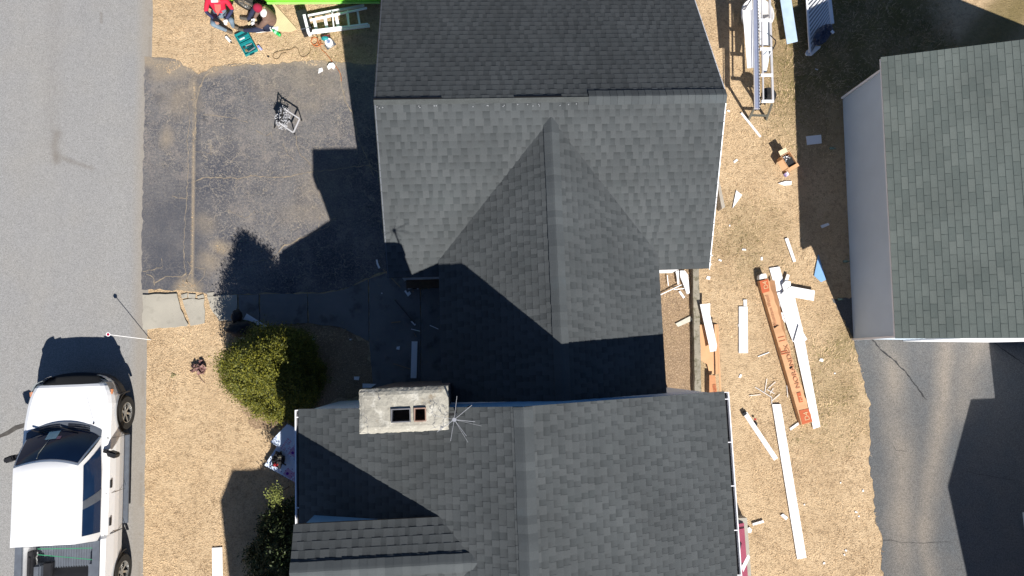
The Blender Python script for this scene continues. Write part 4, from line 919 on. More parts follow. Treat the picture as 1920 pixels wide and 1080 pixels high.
for k in range(14):
    x = 772 + rr.uniform(0, 50); y = 531 + rr.uniform(-2, 14); a = rr.uniform(0, 3.1); L = rr.uniform(3, 9)
    mb = MB(); mb.bar(at(x, y, .15), at(x + L * math.cos(a), y + L * math.sin(a), .17 + rr.random() * .05), .018, .01)
    tag(mb.build("splinter", WHT if k % 2 else tan), "splinter among the litter heaped by the porch step", "stick", "splinters by the porch step")
for (x, y) in ((598, 131), (621, 125)): pass
board("siding_scrap", [(598, 129), (604, 127), (606, 133), (597, 138)], .012, .01, WHT, "white angular chip at the top of the driveway", "siding scrap")
board("siding_scrap", [(614, 126), (618, 120), (625, 119), (629, 124), (626, 131), (621, 127), (616, 131)], .02, .05, WHT, "white torn foam lump at the top right of the driveway", "siding scrap")
# board against the house, with long thin shadow
mb = MB(); a = at(1341, 330, 1.0); b = at(1352, 392, .0); mb.prism([tuple(p[:2]) for p in W2([(1336, 315), (1340, 312), (1357, 390), (1351, 393)], .2)], .02, .30)
tag(mb.build("plank", mat("grey_plank", (.40, .36, .30), (.30, .27, .23), 9)), "weathered grey plank on edge beside the north roof", "plank")

# ------------------------------------------------------------------ cartons
CARD = mat("cardboard", (.56, .325, .175), (.50, .285, .15), 3, rough=.85)
ORG = mat("orange_print", (.46, .115, .05), (.42, .10, .04), 6, rough=.8)
ORG2 = mat("faded_print", (.44, .19, .10), rough=.8)
CRM = mat("cream_print", (.62, .42, .24), rough=.8)
def text_mesh(name, txt, m, parent, origin, xdir, size, z, stretch=1.0, mirror=False):
    cu = bpy.data.curves.new("lettering", 'FONT'); cu.body = txt; cu.size = size; cu.extrude = 0
    o = bpy.data.objects.new("lettering", cu); COL.objects.link(o); bpy.context.view_layer.update()
    me = bpy.data.meshes.new_from_object(o.evaluated_get(bpy.context.evaluated_depsgraph_get())); bpy.data.objects.remove(o)
    xd = Vector(xdir); xd.z = 0; xd.normalize(); yd = Vector((-xd.y, xd.x, 0))
    for v in me.vertices:
        q = origin + xd * v.co.x * stretch + yd * v.co.y; v.co = (q.x, q.y, z)
    me.materials.clear(); me.materials.append(m); ob = bpy.data.objects.new(name, me); COL.objects.link(ob)
    ob.parent = parent; ob.matrix_parent_inverse = Matrix.Translation(-parent.location); return ob
car = thing("carton", "long torn orange and brown printed carton lying beside the white siding pile", "carton", tuple(at(1480, 660)))
zc = .17
L0, R0 = at(1424, 526, zc), at(1440, 522, zc); L1, R1 = at(1503, 797, zc), at(1524, 791, zc)
mb = MB(); n = 40; vs = []
rr = random.Random(4)
for i in range(n + 1):
    t = i / n; a = L0.lerp(L1, t); b = R0.lerp(R1, t); w = 1.0 if i in (0, n) else 1 + .05 * math.sin(i * 1.7) - (.12 if 12 <= i <= 17 else 0) - (.1 if 22 <= i <= 26 else 0)
    b = a.lerp(b, w); j = rr.uniform(-.004, .004)
    vs += [(a.x, a.y, zc + j), (b.x, b.y, zc + j), (a.x, a.y, 0), (b.x, b.y, 0)]
fs = []
for i in range(n):
    k = 4 * i; fs += [(k, k + 1, k + 5, k + 4), (k, k + 4, k + 6, k + 2), (k + 1, k + 3, k + 7, k + 5)]
fs += [(0, 2, 3, 1), (4 * n, 4 * n + 1, 4 * n + 3, 4 * n + 2)]
mb.add(vs, fs); mb.build("box_body", CARD, car)
# opened flap along the right side and dark gap
mb = MB(); vs = []
for i in range(15):
    t = i / 14; c = Vector(at(1436 + t * 30, 527 + t * 112, .0)); o_ = Vector((.05 + .012 * math.sin(i * 1.1 + 1) * (1 - t), 0, 0)); vs += [(c.x + .03, c.y, .01), (c.x + .10 + o_.x * (1 - t), c.y, .16 - .08 * t)]
mb.add(vs, [(2 * i, 2 * i + 1, 2 * i + 3, 2 * i + 2) for i in range(14)]); mb.build("flap", CARD, car)
dirv = (L0 - L1).normalized()
def quad(px, m, nm, z): mb = MB(); P = W2(px, z); mb.add([tuple(p[:2]) + (z,) for p in P], [tuple(range(len(P)))]); return mb.build(nm, m, car)
quad([(1424, 527), (1440, 523), (1443, 546), (1429, 550)], ORG, "printed_end", zc + .012); quad([(1498, 770), (1516, 766), (1523.5, 790), (1504.5, 796)], ORG, "printed_end", zc + .012)
text_mesh("lettering", "D4", CRM, car, at(1440.5, 541, zc) , dirv, .165, zc + .018, 1.0)
text_mesh("lettering", "D4", CRM, car, at(1518, 787, zc), dirv, .175, zc + .018, 1.0)
text_mesh("lettering", "NORANDEX", ORG2, car, at(1500.5, 728, zc), dirv, .165, zc + .016, 1.22)
text_mesh("lettering", "Aluminum Wood", ORG2, car, at(1457, 611, zc), dirv, .135, zc + .016, .84)
quad([(1494, 737), (1501, 735), (1506, 753), (1499, 755)], ORG, "printed_logo", zc + .014)
text_mesh("lettering", "N", CARD, car, at(1505.5, 752, zc), dirv, .12, zc + .018, 1.7)
for px in ([(1464, 660), (1476, 657), (1476.4, 658.4), (1464.4, 661.4)], [(1465, 664), (1477, 661), (1477.4, 662.4), (1465.4, 665.4)], [(1462, 652), (1462.8, 652), (1465.6, 663), (1464.8, 663)], [(1459, 633), (1471, 630), (1471.3, 631), (1459.3, 634)], [(1460.5, 640), (1472.5, 637), (1472.8, 638), (1460.8, 641)]): quad(px, ORG, "printed_line", zc + .013)
for px in ([(1451, 613), (1456, 610), (1462, 610), (1457, 612), (1452, 616)], [(1480, 691), (1485, 686), (1486, 689), (1482, 692)]): quad(px, blk, "tear", zc + .016)
mb = MB(); mb.prism([tuple(p[:2]) for p in W2([(1424, 517), (1427, 514), (1436, 513), (1438, 521), (1424, 524)], .18)], .02, .19); mb.build("foam_insert", WHT, car)
# brown opened carton by the low wall
bc = thing("open_carton", "brown flattened carton with orange lettering beside the low concrete wall", "carton", tuple(at(1330, 680)))
def qc(px, zs, m, nm):
    mb = MB(); P = [at(x, y, z) for (x, y), z in zip(px, zs)]; k = len(P); mb.add([tuple(p) for p in P] + [(p.x, p.y, p.z - .012) for p in P], [tuple(range(k)), tuple(range(2 * k - 1, k - 1, -1))] + [(i, (i + 1) % k, k + (i + 1) % k, k + i) for i in range(k)]); return mb.build(nm, m, bc)
qc([(1312, 609), (1346, 608), (1348, 700), (1340, 702), (1330, 700), (1326, 683), (1314, 675)], [.15, .03, .03, .03, .05, .10, .16], CARD, "side_panel")
qc([(1344, 609), (1347, 609), (1353, 748), (1350, 748)], [.20, .20, .20, .20], CARD, "side_wall")
qc([(1330, 703), (1341, 704), (1347, 760), (1330, 760)], [.16, .16, .16, .16], mat("cardboard_orange", (.50, .24, .12), (.45, .21, .10), 3), "printed_panel")
cb = text_mesh("lettering", "Aluminum", ORG, bc, at(1345.5, 770, .16), (at(1340, 704, .16) - at(1344, 760, .16)), .17, .178, .92)
# small cardboard box with sheet metal bits
bx = thing("cardboard_box", "small open cardboard box with dark contents beside the garage shadow", "box", tuple(at(1472, 305)))
c = at(1470, 306, .0); q = Matrix.Rotation(R(28), 3, 'Z'); w, l_, h = .26, .36, .30
for cx, cy, sx, sy in ((0, -l_ / 2, w, .012), (0, l_ / 2, w, .012), (-w / 2, 0, .012, l_), (w / 2, 0, .012, l_)):
    mb = MB(); mb.box(c + q @ Vector((cx, cy, h / 2)), (sx, sy, h), m=q); mb.build("side_panel", CARD, bx)
mb = MB(); mb.box(c + q @ Vector((0, 0, .02)), (w, l_, .02), m=q); mb.build("bottom_panel", CARD, bx)
mb = MB(); mb.box(c + q @ Vector((-.02, l_ / 2 + .075, h - .01)), (w - .03, .15, .008), m=q @ Matrix.Rotation(.15, 3, 'X')); mb.build("flap", mat("cardboard_light", (.62, .5, .34)), bx)
mb = MB(); mb.box(c + q @ Vector((-w / 2 - .07, -.03, h - .05)), (.14, l_ - .1, .008), m=q @ Matrix.Rotation(-.5, 3, 'Y')); mb.build("flap", CARD, bx)
mb = MB(); mb.box(c + q @ Vector((0, -l_ / 2 - .04, h - .02)), (w + .06, .09, .008), m=q); mb.build("flap", CARD, bx)
mb = MB(); mb.box(c + q @ Vector((0, -.05, .18)), (w - .04, l_ - .14, .16), m=q @ Matrix.Rotation(.1, 3, 'X')); tag(mb.build("dark_pouch", mat("black_plastic", (.02, .02, .022))), "black pouch packed in the small cardboard box", "pouch")
mb = MB()
for k in range(26):
    p = c + q @ Vector((rr.uniform(-.09, .05), rr.uniform(.02, .13), .27 + rr.random() * .03)); mb.box(p, (rr.uniform(.02, .05), .01, .004), m=Matrix.Rotation(rr.random() * 3, 3, 'Z') @ Matrix.Rotation(rr.uniform(-.6, .6), 3, 'X'))
tag(mb.build("metal_clippings", mat("bright_metal", (.8, .8, .82), metal=.5, rough=.3)), "silver clippings heaped in the small cardboard box", "clippings", kind="stuff")
pb = thing("purple_box", "little purple and white box just below the cardboard box", "box", tuple(at(1473, 329)))
c = at(1473, 328, 0); q = Matrix.Rotation(.6, 3, 'Z'); mb = MB(); mb.box(c + Vector((0, 0, .04)), (.11, .10, .08), m=q); mb.build("carton_body", mat("purple_card", (.12, .04, .30), (.62, .6, .68), 22, rough=.5), pb, bevel=.004)
mb = MB(); mb.box(c + q @ Vector((.02, 0, .083)), (.05, .06, .004), m=q); mb.build("label_patch", WHT, pb)
for px, lab in (((1560, 278), "green glass bottle lying in the shade close to the garage"), ((1586, 490), "green glass bottle near the lower corner of the garage"), ((1575, 561), "pale green can on the lawn beside the garage wall")):
    c = at(*px, .04); mb = MB(); mb.lathe(c, [(0, -.06), (.032, -.06), (.034, .03), (.012, .07), (.012, .1), (0, .1)], 'X', 12); tag(mb.build("bottle", mat("green_glass", (.03, .10, .05), (.3, .4, .33), 30, rough=.2, spec=.6), smooth=True), lab, "bottle", "bottles by the garage wall")
mb = MB(); mb.box(at(1417, 797, .03), (.07, .14, .05), rz=-.2); o = mb.build("drill_battery", mat("black_plastic", (.02, .02, .022)), bevel=.01); tag(o, "small black and red battery under the narrow white channel", "battery")
mb = MB(); mb.box(at(1416, 786, .07), (.05, .04, .02)); mb.build("red_button", mat("red_plastic", (.4, .02, .02)), o)
# ================================================================== SHRUBS
def leaf_cloud(name, P, Nn, size, cols, parent, seed=0, asp=.45):
    r = np.random.default_rng(seed); n = len(P); Nn = Nn / np.linalg.norm(Nn, axis=1)[:, None]
    tg = np.cross(Nn, r.normal(0, 1, (n, 3))); tg /= np.linalg.norm(tg, axis=1)[:, None]; d = tg + Nn * .45 + r.normal(0, .25, (n, 3)) + np.array([0, 0, .3]); d /= np.linalg.norm(d, axis=1)[:, None]
    t = np.cross(d, Nn + r.normal(0, .45, (n, 3))); t /= np.linalg.norm(t, axis=1)[:, None]
    L = r.uniform(size * .6, size * 1.4, n)[:, None]; w = L * asp
    v = np.empty((n, 4, 3)); v[:, 0] = P; v[:, 1] = P + d * L * .5 + t * w * .5; v[:, 2] = P + d * L; v[:, 3] = P + d * L * .5 - t * w * .5
    me = bpy.data.meshes.new(name); me.vertices.add(4 * n); me.vertices.foreach_set("co", v.ravel()); me.loops.add(4 * n)
    me.loops.foreach_set("vertex_index", np.arange(4 * n, dtype=np.int32)); me.polygons.add(n)
    me.polygons.foreach_set("loop_start", np.arange(0, 4 * n, 4, dtype=np.int32)); me.polygons.foreach_set("loop_total", np.full(n, 4, dtype=np.int32)); me.update(calc_edges=True)
    k = r.random(n)[:, None]; A, B = np.array(cols[0]), np.array(cols[1]); c = A * k + B * (1 - k); c4 = np.ones((n, 4, 4)); c4[:, :, :3] = c[:, None]
    ca = me.color_attributes.new("tint", 'FLOAT_COLOR', 'CORNER'); ca.data.foreach_set("color", c4.astype(np.float32).ravel())
    def lm(n_, l_, p):
        p.inputs["Roughness"].default_value = .6; p.inputs["Specular IOR Level"].default_value = .25; l_.new(nd_attr(n_, "tint").outputs["Color"], p.inputs["Base Color"])
        p.inputs["Subsurface Weight"].default_value = 0
    me.materials.append(attr_mat("leaf", lm)); o = bpy.data.objects.new(name, me); COL.objects.link(o)
    if parent is not None: o.parent = parent; o.matrix_parent_inverse = Matrix.Translation(-parent.location)
    return o
def cone_shrub(name, c, rad, h, n, cols, label, seed, size=.07, lumps=.16, squash=1.0, lean=0.0):
    t = thing(name, label, "shrub", tuple(c)); r = np.random.default_rng(seed)
    # sprays grouped in clumps over a lumpy cone
    m = 900; th = r.uniform(0, 2 * math.pi, m); zz = 1 - r.uniform(0.0, 1, m) ** .72; zz = np.clip(zz, .02, .99)
    pr = np.minimum(1, 1.12 * (1 - zz ** 2.6)) * (.9 + .4 * np.minimum(zz, .25))
    lump = 1 + lumps * (np.sin(th * 3 + seed) * .5 + np.sin(th * 5 + zz * 7 + 1.3) * .5) + r.normal(0, .075, m)
    C = np.stack([np.cos(th) * rad * pr * lump, np.sin(th) * rad * pr * lump * squash, zz * h * (1 + r.normal(0, .02, m))], 1)
    N = np.stack([np.cos(th), np.sin(th), .25 + zz * .9], 1); N /= np.linalg.norm(N, axis=1)[:, None]
    per = n // m; P = np.repeat(C, per, 0) + r.normal(0, 1, (m * per, 3)) * np.array([.06, .06, .09]); NN = np.repeat(N, per, 0)
    P -= NN * r.exponential(.07, (m * per, 1)); P[:, 2] = np.clip(P[:, 2], .03, None)
    P[:, 1] += lean * P[:, 2] / h; P += np.array([c[0], c[1], 0]); leaf_cloud("crown", P, NN + r.normal(0, .25, NN.shape), size, cols, t, seed)
    mb = MB(); mb.tube([(c[0], c[1], 0), (c[0] + .03, c[1] + lean * .5, h * .5), (c[0], c[1] + lean * .7, h * .7)], [.07, .045, .015]); 
    bk = mat("bark", (.10, .07, .05), (.07, .05, .035), 12)
    for k in range(9):
        a = k * 2.4; z = .2 + k * h * .05; mb.tube([(c[0], c[1], z), (c[0] + math.cos(a) * rad * .5, c[1] + math.sin(a) * rad * .5, z + .25)], [.02, .008], 6)
    mb.build("trunk", bk, t)
    # inner dark mass, added to block sun and view through the crown
    mb = MB(); prof = [(0, .05), (rad * .84, .05), (rad * .82, h * .22), (rad * .68, h * .42), (rad * .45, h * .62), (rad * .20, h * .80), (0, h * .86)]; mb.lathe(c, prof, n=18); mb.v = [(v[0], v[1] + lean * v[2] / h, v[2]) for v in mb.v]
    mb.build("dark_core", mat("dark_core", (.012, .014, .006), (.02, .02, .01), 14, bump=1, bscale=20), t)
    return t
cone_shrub("evergreen_shrub", (-4.52, -.22, 0), .93, 2.80, 110000, ((.185, .175, .018), (.045, .058, .014)), "big olive green evergreen shrub, lit on its lower side, by the walkway", 5, size=.045, lumps=.16, squash=1.02, lean=.50)
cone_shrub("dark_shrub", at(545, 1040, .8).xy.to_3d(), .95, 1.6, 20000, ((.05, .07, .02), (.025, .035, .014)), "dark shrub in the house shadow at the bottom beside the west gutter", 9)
c = at(516, 930, 1.15); P = np.array(c) + np.random.default_rng(3).normal(0, 1, (380, 3)) * np.array([.09, .12, .13]);  # lit tip of the dark shrub, added apart in brighter leaf colours
o = thing("leafy_sprig", "bright leafy sprig catching light above the dark shrub", "shrub_tip", (c.x, c.y, 0)); leaf_cloud("foliage", P, np.tile(np.array([0., 0, 1]), (380, 1)), .05, ((.20, .22, .05), (.10, .12, .03)), o, 4)
mb = MB(); mb.tube([(c.x, c.y, 0), (c.x, c.y, 1.1)], .012); o2 = mb.build("stem", mat("bark", (.1, .07, .05)), o)
# dried rust coloured plant and weed
c = at(376, 694, 0); cl = thing("dried_plant", "clump of curled rust brown leaves alone on the front lawn", "plant", tuple(c)); rr = random.Random(8)
LM = mat("dry_leaf", (.13, .065, .06), (.22, .125, .11), 14, rough=.6)
for k in range(20):
    a = rr.uniform(0, 6.28); r0 = rr.uniform(.02, .17); p = c + Vector((math.cos(a) * r0, math.sin(a) * r0 * 1.25, rr.uniform(.03, .16))); mb = MB(); m_ = Matrix.Rotation(rr.uniform(0, 6.28), 3, 'Z') @ Matrix.Rotation(rr.uniform(-.9, .9), 3, 'X'); L = rr.uniform(.08, .15); vs = []
    for i in range(5):
        t = i / 4; w = .05 * math.sin(math.pi * (.12 + .8 * t)) ; z = .05 * math.sin(t * 3.1)
        for s in (-1, 0, 1): vs.append(p + m_ @ Vector((s * w, (t - .5) * L, z - .03 * (1 - abs(s)))))
    mb.add(vs, [(3 * i + j, 3 * i + j + 1, 3 * i + j + 4, 3 * i + j + 3) for i in range(4) for j in range(2)]); mb.build("leaf", LM, cl, smooth=True)
mb = MB(); mb.tube([c + Vector((-.05, -.1, .03)), c + Vector((.02, -.22, .02)), c + Vector((.12, -.32, .02))], .006, 6); mb.build("stem", LM, cl)
c = at(325, 704, .02); P = np.array(c) + np.random.default_rng(2).normal(0, 1, (40, 3)) * np.array([.045, .05, .008]); tag(leaf_cloud("weed", np.abs(P) * np.sign(P), np.tile(np.array([0., 0, 1]), (40, 1)), .03, ((.08, .13, .03), (.05, .09, .02)), None, 6), "tiny green weed left of the dried plant", "weed")
# driveway marker
mk = thing("driveway_marker", "leaning white driveway marker rod with a red round reflector over the street edge", "marker", tuple(at(283, 637)))
b0 = at(283, 637, 0); t0 = at(203, 627, .92); mb = MB(); mb.tube([b0, t0], .008, 8); mb.build("rod", WHT, mk)
d = (t0 - b0).normalized(); mb = MB(); mb.lathe((0, 0, 0), [(0, -.006), (.045, -.006), (.045, .006), (0, .006)], n=20)
rf = mb.build("reflector", TRIM, mk); m_ = Vector((0.1, -.25, 1)).normalized().to_track_quat('Z', 'Y').to_matrix()
for v in rf.data.vertices: v.co = m_ @ v.co + t0
mb = MB(); mb.lathe((0, 0, 0), [(0, .006), (.031, .006), (.031, .012), (0, .012)], n=20); r2 = mb.build("red_lens", mat("red_lens", (.30, .01, .04), rough=.3), mk)
for v in r2.data.vertices: v.co = m_ @ v.co + t0
# black bag by the shrub
bg = MB()
def lump(mb, c, r, s=(1, 1, 1), n=10, seed=0, amp=.15):
    rr = random.Random(seed); vs = []; m = n * 2
    for i in range(n + 1):
        a = math.pi * i / n
        for j in range(m):
            b = 2 * math.pi * j / m; k = r * (1 + rr.uniform(-amp, amp) * (0 < i < n)); vs.append(Vector(c) + Vector((math.sin(a) * math.cos(b) * s[0], math.sin(a) * math.sin(b) * s[1], math.cos(a) * s[2])) * k)
    mb.add(vs, [(i * m + j, i * m + (j + 1) % m, (i + 1) * m + (j + 1) % m, (i + 1) * m + j) for i in range(n) for j in range(m)])
BLKF = mat("black_fabric", (.012, .012, .014), (.022, .022, .025), 12, rough=.7)
t = thing("black_bag", "slumped black bag in the shadow at the upper left of the shrub", "bag", tuple(at(455, 612)))
mb = MB(); lump(mb, at(456, 617, .40), .33, (1.15, .60, .6), seed=2); mb.build("bag_body", BLKF, t, smooth=True)
mb = MB(); lump(mb, at(444, 594, .35), .16, (.8, 1.1, .8), seed=3); mb.build("bag_flap", BLKF, t, smooth=True)
# ================================================================== FOAM BOARDS AND TOOL BAG
FOAM = mat("foam_board", (.60, .68, .82), (.54, .62, .78), 2, rough=.5); PNK = mat("pink_print", (.50, .16, .36), (.62, .38, .55), 30); PUR = mat("purple_print", (.16, .02, .30))
def foam(px, z, lab, marks):
    P = W2(px, z); t = thing("foam_board", lab, "board", tuple(P[0]), "foam boards leaning by the west gutter"); t.location.z = 0
    mb = MB(); mb.prism([tuple(p[:2]) for p in P], z, z + .05); mb.build("sheet", FOAM, t)
    for kind, x, y, a, s in marks:
        c = at(x, y, z + .05); mb = MB(); ca = Matrix.Rotation(a, 3, 'Z')
        if kind == 'txt':
            for i in range(4):
                for j in range(7):
                    if rr.random() < .85: mb.box(c + ca @ Vector(((j - 3) * .042 * s, (i - 1.5) * .075 * s, .004)), (.014 * s + .01 * rr.random(), .05 * s, .003), m=ca @ Matrix.Rotation(rr.uniform(-.5, .5), 3, 'Z'))
            mb.build("printing", PNK, t)
        else:
            mb.lathe(c + Vector((0, 0, .002)), [(0, .003), (.035, .003), (.035, 0)], n=14)
            for k in range(9):
                r0 = .09 + .06 * (k % 3) / 2; aa = k * .7 * 2; mb.lathe(c + Vector((math.cos(aa) * r0, math.sin(aa) * r0, .002)), [(0, .003), (.011, .003), (.011, 0)], n=8)
            mb.build("printing", PUR, t)
            mb = MB(); mb.box(c + ca @ Vector((.02, -.03, .0015)), (.17, .22, .002), m=ca); mb.build("printing", mat("pale_pink", (.55, .38, .58)), t)
    return t
foam([(497, 872), (520, 837), (575, 865), (575, 915), (560, 907)], .10, "lower foam board with purple print, carrying the black tool bag", [('dot', 539, 888, .9, 1), ('txt', 554, 893, .5, .75)])
foam([(540, 794), (508, 828), (533, 846), (575, 880), (575, 815)], .16, "upper foam board with pink print, half lit, poking out from the gutter", [('txt', 541, 837, .9, 1), ('dot', 549, 849, .9, 1)])
t = thing("tool_bag", "black tool bag with a red pouch on the lower foam board", "bag", tuple(at(522, 866, .15)))
mb = MB(); lump(mb, at(522, 862, .27), .15, (.9, 1.3, .75), seed=5, amp=.22, n=8); mb.build("bag_body", BLKF, t)
mb = MB(); lump(mb, at(517, 871, .34), .055, (1, .9, .6), seed=6); mb.build("red_pouch", mat("red_cloth", (.45, .03, .035), rough=.6), t)
mb = MB(); lump(mb, at(525, 856, .37), .05, (1.2, .7, .6), seed=7); mb.build("grey_pouch", mat("olive_cloth", (.14, .13, .10), rough=.8), t)
for a, b in (((506, 876), (516, 868)), ((527, 866), (536, 872)), ((520, 848), (517, 856))):
    mb = MB(); mb.bar(at(*a, .22), at(*b, .30), .025, .02); mb.build("tool_handle", BLKF, t)
mb = MB(); mb.prism([tuple(p[:2]) for p in W2([(552, 797), (566, 797), (566, 806), (558, 805)], .1)], .02, .1); tag(mb.build("siding_scrap", WHT), "pale corner piece behind the upper foam board at the gutter", "siding scrap")

# ================================================================== PICKUP
PAINT = mat("white_paint", (.80, .80, .80), (.78, .78, .785), 1, rough=.22, coat=.6, spec=.5)
RUB = mat("tyre_rubber", (.022, .022, .021), (.035, .033, .03), 14, rough=.85); CHR = mat("bright_alloy", (.62, .62, .60), (.5, .5, .49), 6, rough=.22, metal=.9)
PLS = mat("grey_plastic", (.10, .115, .14), (.08, .09, .11), 8, rough=.6); PBK = mat("black_trim", (.014, .014, .017), (.02, .02, .022), 8, rough=.45)
TG = mat("tinted_glass", (.006, .018, .055), (.014, .036, .085), 1.4, rough=.06, spec=.22)
def loft(sections):
    n = len(sections[0]); vs = [p for s in sections for p in s]; fs = []
    for i in range(len(sections) - 1):
        for j in range(n): fs.append((i * n + j, i * n + (j + 1) % n, (i + 1) * n + (j + 1) % n, (i + 1) * n + j))
    fs += [tuple(range(n - 1, -1, -1)), tuple((len(sections) - 1) * n + j for j in range(n))]
    mb = MB(); mb.add(vs, fs); return mb
def cut_with(o, cutters):
    dg = None
    for c in cutters:
        md = o.modifiers.new("b", 'BOOLEAN'); md.operation = 'DIFFERENCE'; md.solver = 'EXACT'; md.object = c
    bpy.context.view_layer.update(); me = bpy.data.meshes.new_from_object(o.evaluated_get(bpy.context.evaluated_depsgraph_get()))
    o.modifiers.clear(); o.data = me
    for c in cutters: bpy.data.objects.remove(c)
def wheel(parent, c, side, r=.395, w=.25, yaw=0.0):
    c = Vector(c); q = Matrix.Rotation(yaw, 3, 'Z')
    mb = MB(); mb.lathe((0, 0, 0), [(r * .60, -w / 2), (r * .93, -w / 2), (r, -w / 2 + .03), (r * 1.0, w / 2 - .03), (r * .93, w / 2), (r * .60, w / 2), (r * .60, -w / 2)], 'X', 36)
    o = mb.build("wheel", RUB, parent, smooth=False); 
    for v in o.data.vertices: v.co = q @ v.co + c
    mb = MB(); s = side
    mb.lathe((0, 0, 0), [(r * .60, s * w * .49), (r * .56, s * w * .49), (r * .54, s * w * .2), (r * .54, -s * w * .3), (r * .60, -s * w * .3)], 'X', 32)
    mb.lathe((s * w * .22, 0, 0), [(0, .03 * s), (r * .17, .03 * s), (r * .19, 0), (r * .19, -.03 * s), (0, -.03 * s)], 'X', 20)
    for k in range(6):
        a = k * math.pi / 3 + .3; d = Vector((0, math.cos(a), math.sin(a))); mb.bar(Vector((s * w * .26, 0, 0)) + d * r * .12, Vector((s * w * .38, 0, 0)) + d * r * .57, .05, .035, up=(1, 0, 0))
    rm = mb.build("rim", CHR, o)
    for v in rm.data.vertices: v.co = q @ v.co + c
    mb = MB(); mb.lathe((0, 0, 0), [(0, 0), (r * .53, 0), (r * .53, -s * .02), (0, -s * .02)], 'X', 24); bd = mb.build("brake_disc", PBK, o)
    for v in bd.data.vertices: v.co = q @ (v.co + Vector((s * w * .02, 0, 0))) + c
    return o
tk = thing("pickup_truck", "white crew cab pickup truck parked at the street edge", "pickup truck", (-9.0, -2.5, 0))
XC = -9.0
def sect(y, w, zt, zb=.36, crown=.025):
    pr = [(0, zb), (w - .10, zb), (w - .03, zb + .12), (w, .72), (w - .004, .88), (w - .035, zt - .10), (w - .085, zt - .035), (w - .16, zt), (w * .5, zt + crown * .8), (0, zt + crown)]
    return [(XC + x, y, z) for x, z in pr] + [(XC - x, y, z) for x, z in pr[-2:0:-1]]
st = [(.05, .50, .56, .42), (.01, .62, .60, .40), (-.05, .71, .70, .38), (-.11, .775, .84, .38), (-.15, .80, 1.02, .36), (-.20, .835, 1.045, .36), (-.30, .875, 1.06, .36), (-.42, .912, 1.07, .36), (-.6, .945, 1.09, .36), (-.9, .965, 1.13, .36), (-1.15, .972, 1.16, .36), (-1.4, .975, 1.17, .36),
      (-2.5, .975, 1.18, .36), (-3.44, .97, 1.20, .36), (-3.5, .97, 1.25, .36), (-4.4, .97, 1.26, .38), (-5.55, .96, 1.26, .42)]
body = loft([sect(y, w, zt, zb) for y, w, zt, zb in st]).build("body", PAINT, tk)
ct = []
for y in (-.85, -4.42):
    mb = MB(); mb.lathe((XC, y, .40), [(0, -1.3), (.475, -1.3), (.475, 1.3), (0, 1.3)], 'X', 40); ct.append(mb.build("cut", None))
mb = MB(); mb.box((XC, -4.53, 1.25), (1.50, 1.93, 1.0)); ct.append(mb.build("cut", None))
cut_with(body, ct)
for y in (-.85, -4.42):
    mb = MB(); mb.lathe((XC, y, .40), [(.46, -.80), (.472, -.80), (.472, .80), (.46, .80)], 'X', 40); mb.lathe((XC, y, .4), [(0, -.70), (.47, -.70)], 'X', 40); mb.lathe((XC, y, .4), [(0, .70), (.47, .70)], 'X', 40); mb.build("arch_liner", PBK, tk)
    for s in (-1, 1):
        mb = MB(); vs = []; nseg = 26
        for k in range(nseg + 1):
            a = -.12 + (math.pi + .24) * k / nseg; ca, sa = math.cos(a), math.sin(a)
            for rr_, xx in ((.472, .93), (.474, .985), (.505, .985)): vs.append((XC + s * xx, y + rr_ * ca, max(.32, .40 + rr_ * sa)))
        mb.add(vs, [(3 * k + j, 3 * k + j + 1, 3 * k + j + 4, 3 * k + j + 3) for k in range(nseg) for j in range(2)]); mb.build("arch_trim", PBK, tk)
        wheel(tk, (XC + s * .835, y, .395), s)
# greenhouse
def ring(z, f):   # f 0 belt .. 1 roof edge
    xc = XC + .0 * f; return None
U_ = np.linspace(-1, 1, 13)
def wpt(u, s):   # windshield
    b = Vector((XC + .80 * u, -1.13 - .19 * u * u, 1.185)); t_ = Vector((XC + .655 * u, -1.73 - .11 * u * u, 1.80)); p = b.lerp(t_, s); p.z += .035 * math.sin(s * math.pi) ; return p
def spt(v, s, sd):   # side: v 0 front .. 1 rear
    b = Vector((XC + sd * (.80 + .045 * min(1, v * 3)), -1.32 - 2.20 * v, 1.185)); t_ = Vector((XC + sd * .655, -1.84 - 1.60 * v, 1.80)); p = b.lerp(t_, s); p.x += sd * .03 * math.sin(s * math.pi); return p
def rpt(u, s):
    b = Vector((XC + .845 * u, -3.52, 1.185)); t_ = Vector((XC + .655 * u, -3.44, 1.80)); return b.lerp(t_, s)
def patch(fn, a0, a1, s0, s1, na, ns, off, nm, m, parent, flip=1):
    vs = []; A = np.linspace(a0, a1, na); S = np.linspace(s0, s1, ns)
    for s in S:
        for a in A:
            p = fn(a, s); da = fn(a + .01, s) - fn(a - .01, s); ds = fn(a, min(1, s + .01)) - fn(a, max(0, s - .01)); nn = da.cross(ds).normalized()
            vs.append(p + nn * off * flip)
    mb = MB(); mb.add(vs, [(j * na + i, j * na + i + 1, (j + 1) * na + i + 1, (j + 1) * na + i) for j in range(ns - 1) for i in range(na - 1)]); return mb.build(nm, m, parent, smooth=True) if m else mb
cab = MB()
for fn, a0, a1 in ((wpt, -1, 1), (lambda v, s: spt(v, s, 1), 0, 1), (lambda v, s: spt(v, s, -1), 0, 1), (rpt, -1, 1)):
    p = patch(fn, a0, a1, 0, 1, 13, 6, 0, "x", None, None); cab.add(p.v, p.f)
